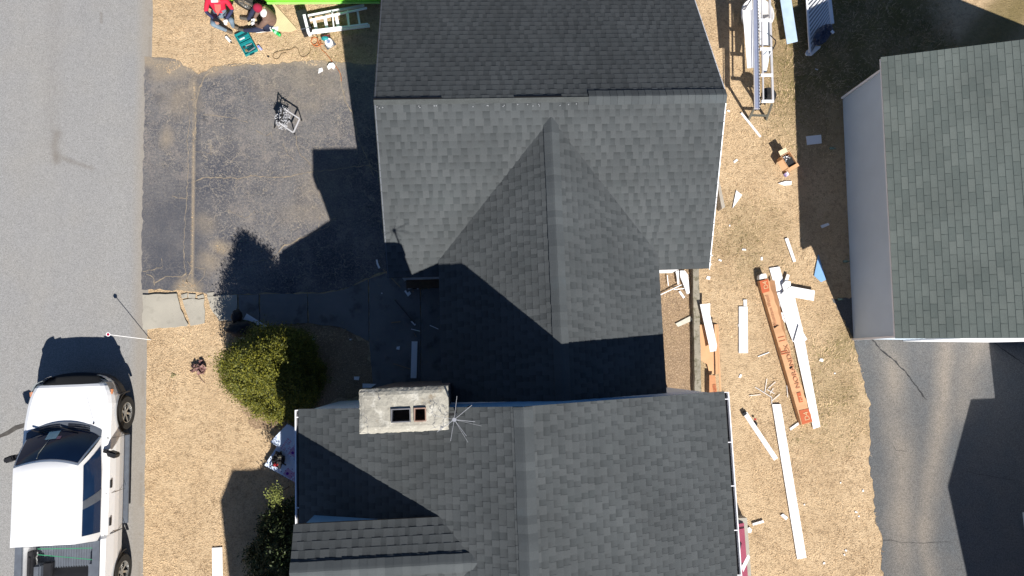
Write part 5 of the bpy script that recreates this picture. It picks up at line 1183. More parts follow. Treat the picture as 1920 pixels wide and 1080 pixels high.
# roof skin
vs = []; nu, nv = 13, 12
for j in range(nv):
    v = j / (nv - 1)
    for i in range(nu):
        u = -1 + 2 * i / (nu - 1); yf = -1.73 - .11 * u * u; yr = -3.44; y = yf + (yr - yf) * v; e = min(1, min(1 - abs(u), v * 2.2 + 0, (1 - v) * 2.2) * 5); vs.append((XC + .655 * u, y, 1.80 + .055 * max(0, e) ** .5 + .02 * (1 - u * u)* (1 if 0 < v < 1 else 0)))
cab.add(vs, [(j * nu + i, j * nu + i + 1, (j + 1) * nu + i + 1, (j + 1) * nu + i) for j in range(nv - 1) for i in range(nu - 1)])
co_ = cab.build("cab", PAINT, tk, smooth=True)
patch(wpt, -.95, .95, .0, .93, 15, 6, .012, "windshield", TG, tk, -1)
for sd in (1, -1):
    fn = lambda v, s, sd=sd: spt(v, s, sd)
    def win(va, vb, nm, m, off=.010):
        # front edge follows the sloping pillar
        vs = []; na, ns = 8, 5
        for j in range(ns):
            s = .07 + (.82 - .07) * j / (ns - 1)
            for i in range(na):
                v = va + (vb - va) * i / (na - 1); p = fn(v, s); vs.append(p + Vector((sd * off, 0, off * .4)))
        mb = MB(); mb.add(vs, [(j * na + i, j * na + i + 1, (j + 1) * na + i + 1, (j + 1) * na + i) for j in range(ns - 1) for i in range(na - 1)]); mb.build(nm, m, tk, smooth=True)
    win(.07, .50, "side_window", TG); win(.50, .60, "door_pillar", PLS, .013); win(.60, .92, "side_window", TG)
    for y, h_, nm in ((-2.36, 1.0, "front"), (-3.17, 1.0, "rear")):
        mb = MB(); mb.box((XC + sd * .953, y, 1.03), (.035, .17, .06)); mb.build("door_handle", PBK, tk, bevel=.006)
    for y in (-1.36, -2.56, -3.43):
        mb = MB(); ww = .006 if y > -3.4 else .016
        mb.box((XC + sd * .974, y, .70), (.006, ww, .5)); mb.bar((XC + sd * .975, y, .93), (XC + sd * .90, y, 1.15), ww, .006, up=(sd, 0, 1)); mb.build("door_gap", PBK, tk)
    # mirror
    mb = MB(); mb.bar((XC + sd * .86, -1.62, 1.18), (XC + sd * 1.0, -1.66, 1.2), .07, .06); mr = mb.build("mirror", PBK, tk)
    mb = MB(); mb.box((XC + sd * 1.08, -1.70, 1.21), (.20, .12, .22), m=Matrix.Rotation(-sd * .35, 3, 'Z')); mb.build("mirror_housing", PBK, mr, bevel=.025)
    mb = MB(); mb.box((XC + sd * .955, -2.35, .36), (.12, 2.0, .05)); mb.build("running_board", PLS, tk, bevel=.01)
    # headlight and lamp
    vs = []
    for z in (.80, .985):
        for k in range(7):
            a = k / 6; y = -.065 - .30 * a ** 1.3; w = np.interp(-y, [.05, .11, .15, .20, .30, .42, .6], [.71, .775, .80, .835, .875, .912, .945]) - (.035 if z > .9 else 0); xx = w + .006 if a > .25 else .64 + (w - .64) * a / .25
            vs.append((XC + sd * (xx if a > .0 else .62), y + .02, z + (.0 if z < .9 else .012)))
    mb = MB(); mb.add(vs, [(i, i + 1, i + 8, i + 7) for i in range(6)]); hd = mb.build("headlight", mat("lamp_lens", (.36, .40, .42), (.28, .32, .34), 20, rough=.1, spec=.7), tk)
    mb = MB(); mb.box((XC + sd * .838, -.33, .935), (.12, .12, .05), m=Matrix.Rotation(sd * -.15, 3, 'Z')); mb.build("indicator", mat("amber_lens", (.55, .22, .10), rough=.2), hd, bevel=.01)
patch(rpt, -.8, .8, .1, .85, 9, 4, .012, "rear_window", TG, tk)
# cowl, wipers, grille, bumper
mb = MB(); vs = []
for k in range(13):
    u = -1 + k / 6; vs += [(XC + .80 * u, -.95 - .20 * u * u, 1.172 - .025 * u * u + .012), (XC + .80 * u, -1.13 - .185 * u * u, 1.20 - .012 * u * u)]
mb.add(vs, [(2 * k, 2 * k + 1, 2 * k + 3, 2 * k + 2) for k in range(12)]); cw = mb.build("cowl", PLS, tk)
for u0, u1 in ((-.65, -.1), (.12, .7)):
    for dy in (.02, .05, .08):
        mb = MB(); pts = [(XC + .8 * (u0 + (u1 - u0) * i / 5), -.99 - dy * 1.3 - .19 * (u0 + (u1 - u0) * i / 5) ** 2, 1.205) for i in range(6)]; mb.tube(pts, .008, 5); mb.build("vent_slot", PBK, cw)
for x0, x1 in ((-.66, -.30), (-.06, .34)):
    mb = MB(); mb.bar((XC + x0 * 1, -1.06 - .1 * x0 * x0, 1.23), (XC + x1, -1.20, 1.26), .022, .02); mb.build("wiper", PBK, tk)
mb = MB(); vs = []
for k in range(13):
    u = -1 + k / 6; vs += [(XC - .02 + .62 * u, .055 - .05 * u * u, .72), (XC - .02 + .60 * u, -.140 - .045 * u * u, 1.045 - .01 * u * u)]
mb.add(vs, [(2 * k, 2 * k + 1, 2 * k + 3, 2 * k + 2) for k in range(12)]); mb.build("grille", PBK, tk)
def bump_arc(z0, z1, ext, m, nm):
    vs = []
    for k in range(21):
        u = -1 + k / 10; x = .93 * u; y = .115 - .14 * u * u - .34 * abs(u) ** 5 + ext; vs += [(XC + x, y, z0), (XC + x, y, z1), (XC + x * .93, y - .10, z1 + .02), (XC + x * .93, y - .1, z0)]
    mb = MB(); mb.add(vs, [(4 * k + j, 4 * k + (j + 1) % 4, 4 * k + 4 + (j + 1) % 4, 4 * k + 4 + j) for k in range(20) for j in range(4)] + [(0, 1, 2, 3), (80, 81, 82, 83)]); return mb.build(nm, m, tk)
bump_arc(.40, .72, .0, PBK, "bumper"); bump_arc(.60, .612, .012, PLS, "bumper_trim")
mb = MB(); mb.box((XC - .0, .085, .66), (.16, .03, .02)); mb.build("emblem", CHR, tk, bevel=.005)
mb = MB(); lump(mb, (XC + .62, -1.02, 1.175), .018, (1, 1, .6)); mb.build("antenna_base", PBK, tk)
mb = MB(); mb.tube([(XC + .62, -1.02, 1.17), (XC + .63, -1.06, 1.75)], .003, 5); mb.build("aerial", PBK, tk)
# bed
mb = MB(); mb.box((XC, -4.53, .765), (1.49, 1.92, .02))
for k in range(27): mb.box((XC - .71 + k * .0546, -4.53, .782), (.022, 1.90, .014))
bf = mb.build("bed_liner", PLS, tk)
for sd in (1, -1):
    mb = MB(); mb.box((XC + sd * .80, -4.52, 1.283), (.15, 2.04, .03)); mb.build("rail_cap", PLS, tk, bevel=.006)
    mb = MB(); mb.box((XC + sd * .62, -4.42, .90), (.24, .80, .26)); mb.build("wheel_well", PLS, tk, bevel=.03)
mb = MB(); mb.box((XC, -3.55, 1.05), (1.5, .03, .5)); mb.build("bed_front_wall", PLS, tk)
def strap(a, b): mb = MB(); mb.bar(a, b, .016, .006); return mb.build("strap", mat("green_strap", (.04, .24, .12), rough=.6))
st1 = strap((XC - .58, -3.68, 1.0), (XC + .73, -3.66, 1.27)); st2 = strap((XC - .58, -3.80, 1.0), (XC + .73, -3.90, 1.27))
tag(st1, "upper of the two thin green straps stretched across the truck bed", "strap"); tag(st2, "lower of the two thin green straps stretched across the truck bed", "strap")
mb = MB(); pts = [(XC - .60 + .02 * math.sin(i * 2.2), -3.75 - i * .06, .98 + .01 * (i % 2)) for i in range(16)]; mb.tube(pts, .018, 6); tag(mb.build("chain", CHR), "loose chain along the left side of the truck bed", "chain")
mb = MB(); mb.box((XC - .69, -4.02, 1.0), (.12, .62, .16)); mb.box((XC - .69, -4.02, 1.09), (.05, .40, .03)); tag(mb.build("tool_case", PBK, bevel=.01), "black case in the left front corner of the truck bed", "case")
mb = MB(); mb.box((XC - .42, -4.35, .85), (.20, .70, .12)); tag(mb.build("rubber_mat", PBK, bevel=.02), "dark rolled mat lying on the truck bed floor", "mat")
def onglass(u0, u1, s0, s1, m, nm):
    vs = [wpt(u, s) + Vector((0, .008, .022)) for u, s in ((u0, s0), (u1, s0), (u1, s1), (u0, s1))]; mb = MB(); mb.add(vs, [(0, 1, 2, 3)]); mb.build(nm, m, tk)
onglass(-.36, -.05, .02, .28, mat("paper_sheet", (.55, .72, .70)), "dash_paper"); onglass(-.04, .07, .20, .30, mat("pink_sticker", (.55, .25, .28)), "sticker")
mb = MB(); mb.tube([wpt(-.22, .28) + Vector((0, .01, .02)), wpt(-.27, .5) + Vector((0, .01, .02)), wpt(-.33, .72) + Vector((0, .01, .02)), wpt(-.31, .88) + Vector((0, .01, .02))], .006, 5); mb.build("cable", mat("pale_cable", (.35, .36, .33)), tk)

# ================================================================== GREEN VEHICLE (mostly above the frame)
GRN = mat("lime_paint", (.20, .62, .04), (.17, .55, .035), 2, rough=.3, coat=.5)
gc_ = thing("green_car", "lime green car on the lawn at the top edge, front wheel turned out", "car", (-3.8, 10.1, 0))
YC = 10.12
def gsec(x, w, zt, zb=.28):
    pr = [(0, zb), (w - .08, zb), (w - .02, zb + .10), (w, .6), (w - .05, zt - .08), (w - .14, zt), (0, zt + .02)]
    return [(x, YC - a, z) for a, z in pr] + [(x, YC + a, z) for a, z in pr[-2:0:-1]]
gb = loft([gsec(x, w, zt) for x, w, zt in ((-6.15, .70, .70), (-6.0, .84, .85), (-5.6, .92, .93), (-4.4, .945, 1.0), (-3.6, .95, 1.03), (-2.4, .95, 1.03), (-1.75, .92, 1.0), (-1.45, .85, .9))]).build("body", GRN, gc_)
ct = []
for x in (-5.28, -2.35 + .0):
    if x > -3: continue
    mb = MB(); mb.lathe((x, YC, .36), [(0, -1.3), (.42, -1.3), (.42, 1.3), (0, 1.3)], 'Y', 36); ct.append(mb.build("cut", None))
mb = MB(); mb.lathe((-1.62, YC, .36), [(0, -1.3), (.40, -1.3), (.40, 1.3), (0, 1.3)], 'Y', 36); ct.append(mb.build("cut", None))
cut_with(gb, ct)
g2 = loft([[(x0, YC - .80, 1.0), (x0 + dx, YC - .62, z), (x0 + dx, YC + .62, z), (x0, YC + .80, 1.0)] for x0, dx, z in ((-4.55, 0, 1.02), (-3.9, 0.0, 1.42), (-2.6, 0, 1.45), (-1.7, 0, 1.05))]).build("cabin", GRN, gc_)
mb = MB(); mb.add([(-4.45, YC - .7, 1.06), (-3.98, YC - .58, 1.385), (-3.98, YC + .58, 1.385), (-4.45, YC + .7, 1.06)], [(0, 1, 2, 3)]); o = mb.build("windshield", TG, gc_)
for v in o.data.vertices: v.co += Vector((-.02, 0, .02))
for s in (-1, 1):
    mb = MB(); mb.add([(-4.3, YC + s * .80, 1.06), (-3.85, YC + s * .66, 1.38), (-2.65, YC + s * .66, 1.40), (-2.0, YC + s * .80, 1.07)], [(0, 1, 2, 3)]); mb.build("side_window", TG, gc_)
    o = wheel(gc_, (0, 0, 0), s, r=.36, w=.24)
    q = Matrix.Rotation(math.pi / 2, 3, 'Z') if s > 0 else Matrix.Rotation(math.pi / 2, 3, 'Z')
    yaw = Matrix.Rotation(R(-20), 3, 'Z')
    for ob in [o] + [c for c in COL.objects if c.parent == o]:
        for v in ob.data.vertices: v.co = yaw @ (q @ v.co) + Vector((-5.33, YC + s * .86, .36))
    o = wheel(gc_, (0, 0, 0), s, r=.36, w=.22)
    for ob in [o] + [c for c in COL.objects if c.parent == o]:
        for v in ob.data.vertices: v.co = (q @ v.co) + Vector((-1.62, YC + s * .83, .36))
mb = MB(); mb.bar((-4.85, YC - .955, .40), (-2.05, YC - .955, .40), .03, .05); mb.build("sill_trim", mat("pale_lime", (.34, .7, .16), rough=.4), gc_)
mb = MB(); mb.lathe((-4.05, YC - .95, .62), [(0, -.01), (.07, -.01), (.07, .01), (0, .01)], 'Y', 16); mb.build("fuel_badge", CHR, gc_)

# ================================================================== TOOLS ON THE NORTH LAWN
PLY = mat("plywood", (.60, .50, .30), (.55, .45, .27), 4, rough=.8)
board("plywood_sheet", [(498, 8), (515, 8), (557, 55), (546, 60), (522, 59), (500, 52)], .02, .02, PLY, "pale plywood sheet under the person in the brown jacket", "plywood")
board("white_sheet", [(480, 62), (500, 52), (522, 50), (521, 58), (498, 60)], .045, .01, WHT, "white slip sticking out under the brown jacket", "sheet")
tb = thing("tool_case", "open teal tool case lying between the two people", "tool case", tuple(at(463, 82)))
TEAL = mat("teal_plastic", (.012, .23, .24), (.010, .18, .19), 6, rough=.5); TLD = mat("dark_teal", (.005, .05, .06), rough=.6)
c = at(463, 82.5, 0); q = Matrix.Rotation(R(-66.5) + .5 * math.pi, 3, 'Z')   # local y along the long axis
ang = math.atan2(*(reversed((at(451, 62) - at(473, 103)).xy)))
q = Matrix.Rotation(ang - math.pi / 2, 3, 'Z')
def tc_(x, y, z): return c + q @ Vector((x, y, z))
for y0, nm in ((.155, "lid"), (-.155, "base")):
    mb = MB(); mb.box(tc_(0, y0, .03), (.34, .295, .05), m=q)
    for a, b, sx, sy in ((0, .14, .34, .02), (0, -.14, .34, .02), (.16, 0, .02, .26), (-.16, 0, .02, .26)): mb.box(tc_(a, y0 + b, .075), (sx, sy, .05), m=q)
    pr = mb.build(nm, TEAL, tb)
    if nm == "lid":
        mb = MB(); mb.box(tc_(.01, y0 + .07, .061), (.26, .05, .012), m=q); mb.build("recess", TLD, pr); mb = MB(); mb.box(tc_(-.04, y0 - .01, .062), (.14, .035, .012), m=q); mb.build("label_plate", mat("pale_label", (.6, .7, .7)), pr)
        mb = MB(); mb.box(tc_(.0, y0 - .05, .060), (.30, .02, .012), m=q); mb.build("rib", TEAL, pr)
    else:
        for k, (x, y, L, w_, cc) in enumerate(((-.08, -.04, .07, .06, (.30, .22, .12)), (.04, .07, .16, .025, (.3, .34, .34)), (.05, .03, .18, .02, TLD), (.03, -.03, .2, .03, TLD), (.04, -.08, .2, .02, (.3, .32, .33)), (-.10, .06, .06, .05, (.06, .06, .06)))):
            mb = MB(); mb.box(tc_(x, y0 + y, .075), (L, w_, .03), m=q @ Matrix.Rotation(.1 * k - .2, 3, 'Z')); mb.build("drill_tool", cc if not isinstance(cc, tuple) else mat("tool_%d" % k, cc, metal=.3, rough=.5), pr, bevel=.004)
mb = MB(); mb.box(tc_(0, 0, .06), (.30, .012, .03), m=q); mb.build("hinge", TLD, tb)
mb = MB(); mb.box(tc_(-.0, -.325, .05), (.12, .03, .03), m=q); mb.build("handle", TLD, tb)
# ladder + box
ld = thing("step_ladder", "white step ladder lying half in the house shadow next to the black box", "ladder", tuple(at(630, 38)))
def B_(a, b, z0, z1, w, t_, nm, m=TRIM): mb = MB(); mb.bar(at(*a, z0), at(*b, z1), w, t_); return mb.build(nm, m, ld)
B_((572, 31), (683, 10), .16, .16, .055, .05, "side_rail"); B_((577, 62), (693, 48), .16, .16, .07, .05, "side_rail")
B_((581, 38), (688, 15), .28, .28, .04, .05, "rear_rail"); B_((586, 58), (690, 45), .28, .28, .04, .05, "rear_rail")
for x, s in ((589, 0), (609, .0), (630, 0), (650, 0), (670, 0)):
    B_((x, 36 - (x - 589) * .21), (x + 5, 59 - (x - 589) * .12), .17, .17, .075 if x < 640 else .05, .03, "step")
for x in (623, 652): B_((x, 30 - (x - 589) * .17), (x + 3, 55 - (x - 589) * .1), .28, .28, .03, .03, "cross_brace")
B_((572, 31), (580, 64), .2, .2, .07, .22, "top_cap")
bxx = thing("black_bin", "black plastic bin at the top end of the step ladder", "bin", tuple(at(567, 40)))
mb = MB(); mb.prism([tuple(p[:2]) for p in W2([(553, 20), (573, 16), (584, 56), (566, 61)], .30)], .02, .30); mb.build("bin_body", PBK, bxx, bevel=.012)
mb = MB(); mb.bar(at(563, 55, .305), at(583, 51, .305), .02, .01); mb.build("rim_line", PLS, bxx)
# circular saw
sw = thing("circular_saw", "circular saw with a white round guard on the grass under the ladder", "saw", tuple(at(615, 77)))
c = at(615, 78, .08)
mb = MB(); mb.lathe(c + Vector((.02, -.02, .0)), [(0, .05), (.09, .05), (.10, .03), (.10, -.03), (0, -.03)], n=28); mb.build("blade_guard", WHT, sw, smooth=False)
mb = MB(); mb.lathe(c + Vector((.02, -.02, .052)), [(.022, .004), (.050, .004), (.050, 0)], n=24); mb.build("guard_ring", mat("blue_grey", (.18, .25, .42), rough=.4), sw)
mb = MB(); mb.lathe(c + Vector((.02, -.02, .052)), [(0, .008), (.014, .008), (.014, 0)], n=12); mb.build("arbor_bolt", mat("blue_dark", (.05, .08, .25), rough=.3, metal=.4), sw)
mb = MB(); lump(mb, c + Vector((-.07, .07, .03)), .075, (1.3, .8, .8), seed=3, amp=.05); mb.build("motor_body", TEAL, sw, smooth=True)
mb = MB(); mb.bar(c + Vector((-.14, .12, .04)), c + Vector((.07, .15, .05)), .045, .04); mb.build("handle", mat("dark_red_grip", (.12, .03, .03), rough=.5), sw, bevel=.01)
mb = MB(); mb.box(c + Vector((.05, -.07, -.05)), (.26, .14, .01), rz=.6); mb.build("base_plate", CHR, sw)
# cords
def cord(px, r, m, nm, lab, z=.02, cat="cord"):
    P = [at(x, y, z) for x, y in px]; Q = []
    for i in range(len(P) - 1):
        p0, p1, p2, p3 = P[max(i - 1, 0)], P[i], P[i + 1], P[min(i + 2, len(P) - 1)]
        for k in range(6):
            t = k / 6; Q.append(.5 * ((2 * p1) + (-p0 + p2) * t + (2 * p0 - 5 * p1 + 4 * p2 - p3) * t * t + (-p0 + 3 * p1 - 3 * p2 + p3) * t ** 3) + Vector((0, 0, .004 * math.sin(i * 2.1 + k))))
    Q.append(P[-1]); mb = MB(); mb.tube(Q, r, 6); return tag(mb.build(nm, m, smooth=True), lab, cat)
ORC = mat("orange_cord", (.42, .13, .04), rough=.5); TNC = mat("tan_cord", (.22, .15, .08), rough=.6)
cord([(583, 79), (585, 72), (591, 70), (596, 74), (594, 81), (588, 84), (584, 80), (590, 86), (598, 86), (602, 79), (600, 76), (597, 84), (606, 82)], .012, ORC, "extension_cord", "orange cord coiled beside the circular saw")
cord([(580, 82), (582, 95), (577, 103), (568, 107), (562, 102), (558, 91), (552, 89), (545, 93), (530, 95), (516, 99), (512, 106), (517, 111), (523, 109), (528, 101), (537, 99)], .008, TNC, "power_cord", "thin brown cable looping across the lawn above the driveway")
cord([(600, 84), (603, 93), (612, 101), (620, 112), (628, 122), (638, 138), (640, 152)], .008, ORC, "extension_cord", "orange cord running from the saw down onto the driveway")
cord([(585, 56), (590, 62), (595, 68), (596, 75)], .007, PBK, "power_cord", "short dark cable from the black bin to the orange coil")
# bottle, trowel, blue can
c = at(518, 61, .045); bt = thing("green_bottle", "green soft drink bottle with a white label lying beside the plywood", "bottle", tuple(at(518, 61)))
q = Matrix.Rotation(R(-38), 3, 'Z')
def lat(prof, m, nm):
    mb = MB(); mb.lathe((0, 0, 0), prof, 'X', 16); o = mb.build(nm, m, bt, smooth=True)
    for v in o.data.vertices: v.co = q @ v.co + c
lat([(0, .14), (.04, .13), (.045, .10), (.045, -.06), (.02, -.12), (.014, -.15), (0, -.15)], mat("green_plastic", (.01, .33, .07), (.02, .42, .12), 20, rough=.15, spec=.7), "bottle_body"); lat([(.046, .03), (.046, -.04)], mat("mint_label", (.35, .7, .45)), "label_band"); lat([(0, -.148), (.017, -.148), (.017, -.175), (0, -.175)], mat("green_cap", (.02, .2, .05)), "cap")
tr = thing("caulk_tube", "white tube with a dark nozzle on the lawn left of the tool case", "tube", tuple(at(427, 73)))
mb = MB(); mb.tube([at(424, 69, .04), at(432, 78, .04)], .035, 12); mb.build("tube_body", WHT, tr); mb = MB(); mb.tube([at(432, 78, .04), at(435, 81, .04)], [.02, .008], 8); mb.build("nozzle", PBK, tr)
bc2 = thing("blue_can", "small blue and white can at the corner of the teal tool case", "can", tuple(at(488, 89)))
mb = MB(); mb.tube([at(484, 86, .035), at(490, 93, .035)], .032, 12); mb.build("can_body", mat("blue_white", (.05, .10, .55), (.65, .67, .75), 18, rough=.3), bc2)
mb = MB(); lump(mb, at(503, 106, .02), .025, (1.2, .8, .6)); tag(mb.build("pebble", PBK), "single dark pebble right of the teal tool case", "pebble")

# sawhorse frame on the driveway with clippings
sh_ = thing("work_stand", "small upside down metal frame stand on the cracked driveway", "stand", tuple(at(538, 222)))
T1, T2, T3, T4 = at(531, 203, .42), at(562, 223, .42), at(550, 249, .42), at(521, 229, .42)
SIL = mat("silver_tube", (.66, .65, .66), rough=.35, metal=.3)
for a, b in ((T1, T2), (T2, T3), (T3, T4)): mb = MB(); mb.bar(a, b, .028, .028); mb.build("top_bar", SIL, sh_)
g1, g2_, g3, g4 = at(520, 212, 0), at(560, 226, 0), at(549, 252, 0), at(514, 240, 0)
for a, b in ((T1, g1), (T2, at(566, 226, 0)), (T3, at(553, 252, 0)), (T4, g4)): mb = MB(); mb.bar(a, b, .024, .024); mb.build("leg", PBK, sh_)
mb = MB(); top = at(528, 222, .98); 
for a, nm in ((T1, "brace"), (T4, "brace")): mb = MB(); mb.bar(a, top, .025, .025); mb.build(nm, PBK, sh_)
mb = MB(); mb.box(at(529, 222, .40), (.30, .22, .02), rz=-.5); mb.build("shelf_plate", PBK, sh_)
mb = MB(); rr = random.Random(6)
for k in range(260):
    a = rr.uniform(0, 6.28); r0 = .30 * math.sqrt(rr.random()); p = at(531, 222, .41) + Vector((math.cos(a) * r0 * .62, math.sin(a) * r0, rr.uniform(.01, .07))); mb.box(p, (rr.uniform(.012, .035), rr.uniform(.006, .014), .003), m=Matrix.Rotation(rr.random() * 3, 3, 'Z') @ Matrix.Rotation(rr.uniform(-.7, .7), 3, 'X'))
tag(mb.build("metal_clippings", mat("dull_metal", (.42, .43, .46), (.6, .6, .62), 30, rough=.5)), "silver clippings heaped on the stand in the driveway", "clippings", kind="stuff")
for (x, y) in ((519, 231), (515, 234), (623, 231), (545, 240)):
    pass

# ================================================================== SIDING BRAKE (right of the north wing)
br = thing("siding_brake", "long aluminium siding brake standing on dark legs on the right lawn", "siding brake", tuple(at(1425, 120)))
ALU = mat("blue_aluminium", (.42, .46, .60), (.36, .40, .54), 5, rough=.3, metal=.5); H = .92
def bb(a, b, z0, z1, w, t_, nm, m): mb = MB(); mb.bar(at(*a, z0), at(*b, z1), w, t_); return mb.build(nm, m, br)
bb((1413, -160), (1419, 204), H, H, .11, .09, "main_rail", ALU); bb((1417.5, -160), (1424, 204), H + .05, H + .05, .02, .04, "clamp_lip", mat("bright_metal", (.8, .8, .82))); bb((1409.5, -160), (1415, 204), H + .06, H + .06, .018, .02, "rail_ridge", mat("bright_metal", (.8, .8, .82)))
bb((1425, -160), (1431, 190), H + .02, H + .02, .035, .04, "inner_bar", SIL); bb((1438, -160), (1449, 192), H - .05, H - .05, .05, .05, "outer_bar", SIL)
for y in (-60, 38, 92, 141, 190): bb((1422 + y * .03, y), (1444 + y * .03, y), H + .03, H, .06, .05, "cross_arm", TRIM)
for k in range(22):
    y = 204 - k * 9.5; 
    if k % 2: continue
mb = MB()
for k in range(36):
    p = at(1421.2 + (204 - k * 6) * .016, 202 - k * 6, H + .06); mb.box(p, (.02, .04, .02))
hr_ = mb.build("hinge_row", PBK, br); hr_["kind"] = "stuff"
for a, b in (((1416, 198), (1404, 224)), ((1447, 196), (1437, 224)), ((1416, -40), (1404, -30)), ((1444, -40), (1437, -30))): bb(a, b, H - .04, 0, .06, .05, "leg", mat("olive_steel", (.10, .10, .085), rough=.6))
bb((1408, 216), (1440, 217), .28, .28, .05, .04, "leg_brace", mat("olive_steel", (.10, .10, .085), rough=.6))
P3 = board("coil_panel", [(1392, 20), (1411, 18), (1416, 127), (1401, 128)], H - .02, .015, WHT, "long white metal panel resting along the left of the siding brake", "panel")
board("coil_panel", [(1424, 40), (1443, 40), (1443, 86), (1424, 86)], H - .1, .01, mat("white_coil", (.74, .78, .80), rough=.4), "white sheet between the brake arms, upper one", "panel")
board("coil_panel", [(1427, 92), (1446, 90), (1437, 135), (1428, 138)], H - .1, .01, mat("white_coil", (.74, .78, .80), rough=.4), "white sheet between the brake arms, lower one", "panel")
cord([(1426, 62), (1434, 64), (1436, 74), (1428, 82)], .008, SIL, "wire", "looped pale wire on the brake's upper sheet", z=H + .02, cat="wire")
cord([(1444, 66), (1454, 76), (1453, 84), (1448, 94)], .014, PBK, "hose", "bent black hose sticking out right of the siding brake", z=H, cat="hose")
cord([(1432, 107), (1440, 106), (1447, 96)], .010, WHT, "wire", "white wire on the brake's lower sheet", z=H + .02, cat="wire")
wt = thing("white_tub", "white rounded tub on the grass behind the siding brake", "tub", tuple(at(1412, 40)))
mb = MB(); mb.lathe(at(1412, 36, .0), [(.0, .02), (.30, .02), (.42, .30), (.45, .30), (.33, .0), (0, 0)], n=36); mb.build("tub_body", mat("tub_white", (.72, .70, .68), rough=.4), wt, smooth=True)
mb = MB(); lump(mb, at(1401, 165, .55), .16, (1, 1, .35), seed=4); 
st_ = thing("stool", "round dark seat of a low stand under the end of the siding brake", "stool", tuple(at(1418, 190)))
mb = MB(); mb.lathe(at(1420, 196, 0) + Vector((.02, .0, 0)), [(0, .62), (.19, .62), (.20, .66), (0, .68)], n=24); mb.build("seat", BLKF, st_)
for a in (0, 2.1, 4.2):
    p = at(1420, 196, 0) + Vector((.02, 0, 0)); mb = MB(); mb.bar(p + Vector((0, 0, .62)), p + Vector((math.cos(a) * .18, math.sin(a) * .18, 0)), .03, .03); mb.build("leg", PBK, st_)
# panels on the grass
board("wall_panel", [(1444, -120), (1465, -120), (1495, 78), (1475, 83)], .20, .02, mat("shade_blue_coil", (.42, .54, .68)), "long white panel with shade painted as a blue tint, right of the brake", "panel")  # white panel, its shade put into the bluish colour
sp_ = thing("slatted_panel", "white panel of diagonal slats under the dark blue bag", "panel", tuple(at(1540, 50)))
q0 = W2([(1508, -90), (1551, -90), (1561, 44), (1517, 90)], .25); mb = MB()
def at2(u, v): # u across v down
    a = Vector(at(1508 + 10 * v, -60 + 160 * v, .25)); b = Vector(at(1548 + 13 * v, -60 + 110 * v, .25)); return a.lerp(b, u)
mb.bar(at2(0.02, 0), at2(.02, 1), .05, .04); fr = mb.build("frame", TRIM, sp_); mb = MB(); mb.bar(at2(1, 0), at2(1, .95), .09, .05); mb.build("frame", TRIM, sp_)
mb = MB(); mb.add([at2(0, 0) - Vector((0, 0, .03)), at2(1, 0) - Vector((0, 0, .03)), at2(1, 1) - Vector((0, 0, .03)), at2(0, 1) - Vector((0, 0, .03))], [(0, 1, 2, 3)]); mb.build("backing", mat("grey_back", (.34, .36, .38)), sp_)
mb = MB()
for k in range(22):
    v = k / 21 * 1.1; a = at2(0.03, min(1, v)); b = at2(.97, max(0, min(1, v - .16)));
    mb.bar(a, b, .035, .02)
mb.build("slat", TRIM, sp_)["kind"] = "stuff"
board("siding_board", [(1509, 101), (1512, 95), (1524, 88), (1538, 87), (1537, 91), (1521, 105), (1511, 105)], .10, .03, WHT, "white board end poking out below the dark blue bag", "board")
bb_ = thing("blue_bag", "dark blue crumpled bag lying on the end of the slatted panel", "bag", tuple(at(1543, 66)))
mb = MB(); NB = mat("navy_fabric", (.012, .018, .045), (.05, .065, .10), 9, rough=.5)
lump(mb, (0, 0, 0), .30, (1.15, .60, .45), seed=12, amp=.13, n=14); o = mb.build("bag_body", NB, bb_)
q = Matrix.Rotation(R(48), 3, 'Z'); c = at(1543, 65, .38)
for v in o.data.vertices: v.co = q @ v.co + c
mb = MB(); mb.box(at(1561, 60, .5), (.07, .09, .02), rz=.7); mb.build("white_tag", WHT, bb_)

# ================================================================== PEOPLE
def skin_fig(chains, mats, seg_mat):
    """chains: list of (list of (pos, radius), material key). One merged mesh."""
    out = MB(); idx = []
    for pts, key in chains:
        me = bpy.data.meshes.new("t"); me.from_pydata([p for p, r in pts], [(i, i + 1) for i in range(len(pts) - 1)], []); o = bpy.data.objects.new("t", me); COL.objects.link(o)
        md = o.modifiers.new("s", 'SKIN'); sv = me.skin_vertices[0].data
        for i, (p, r) in enumerate(pts): sv[i].radius = (r, r) if not isinstance(r, tuple) else r
        sv[0].use_root = True; sb = o.modifiers.new("u", 'SUBSURF'); sb.levels = 2
        bpy.context.view_layer.update(); m2 = bpy.data.meshes.new_from_object(o.evaluated_get(bpy.context.evaluated_depsgraph_get()))
        out.add([v.co.copy() for v in m2.vertices], [tuple(p.vertices) for p in m2.polygons]); idx += [key] * len(m2.polygons); bpy.data.objects.remove(o)
    return out, idx
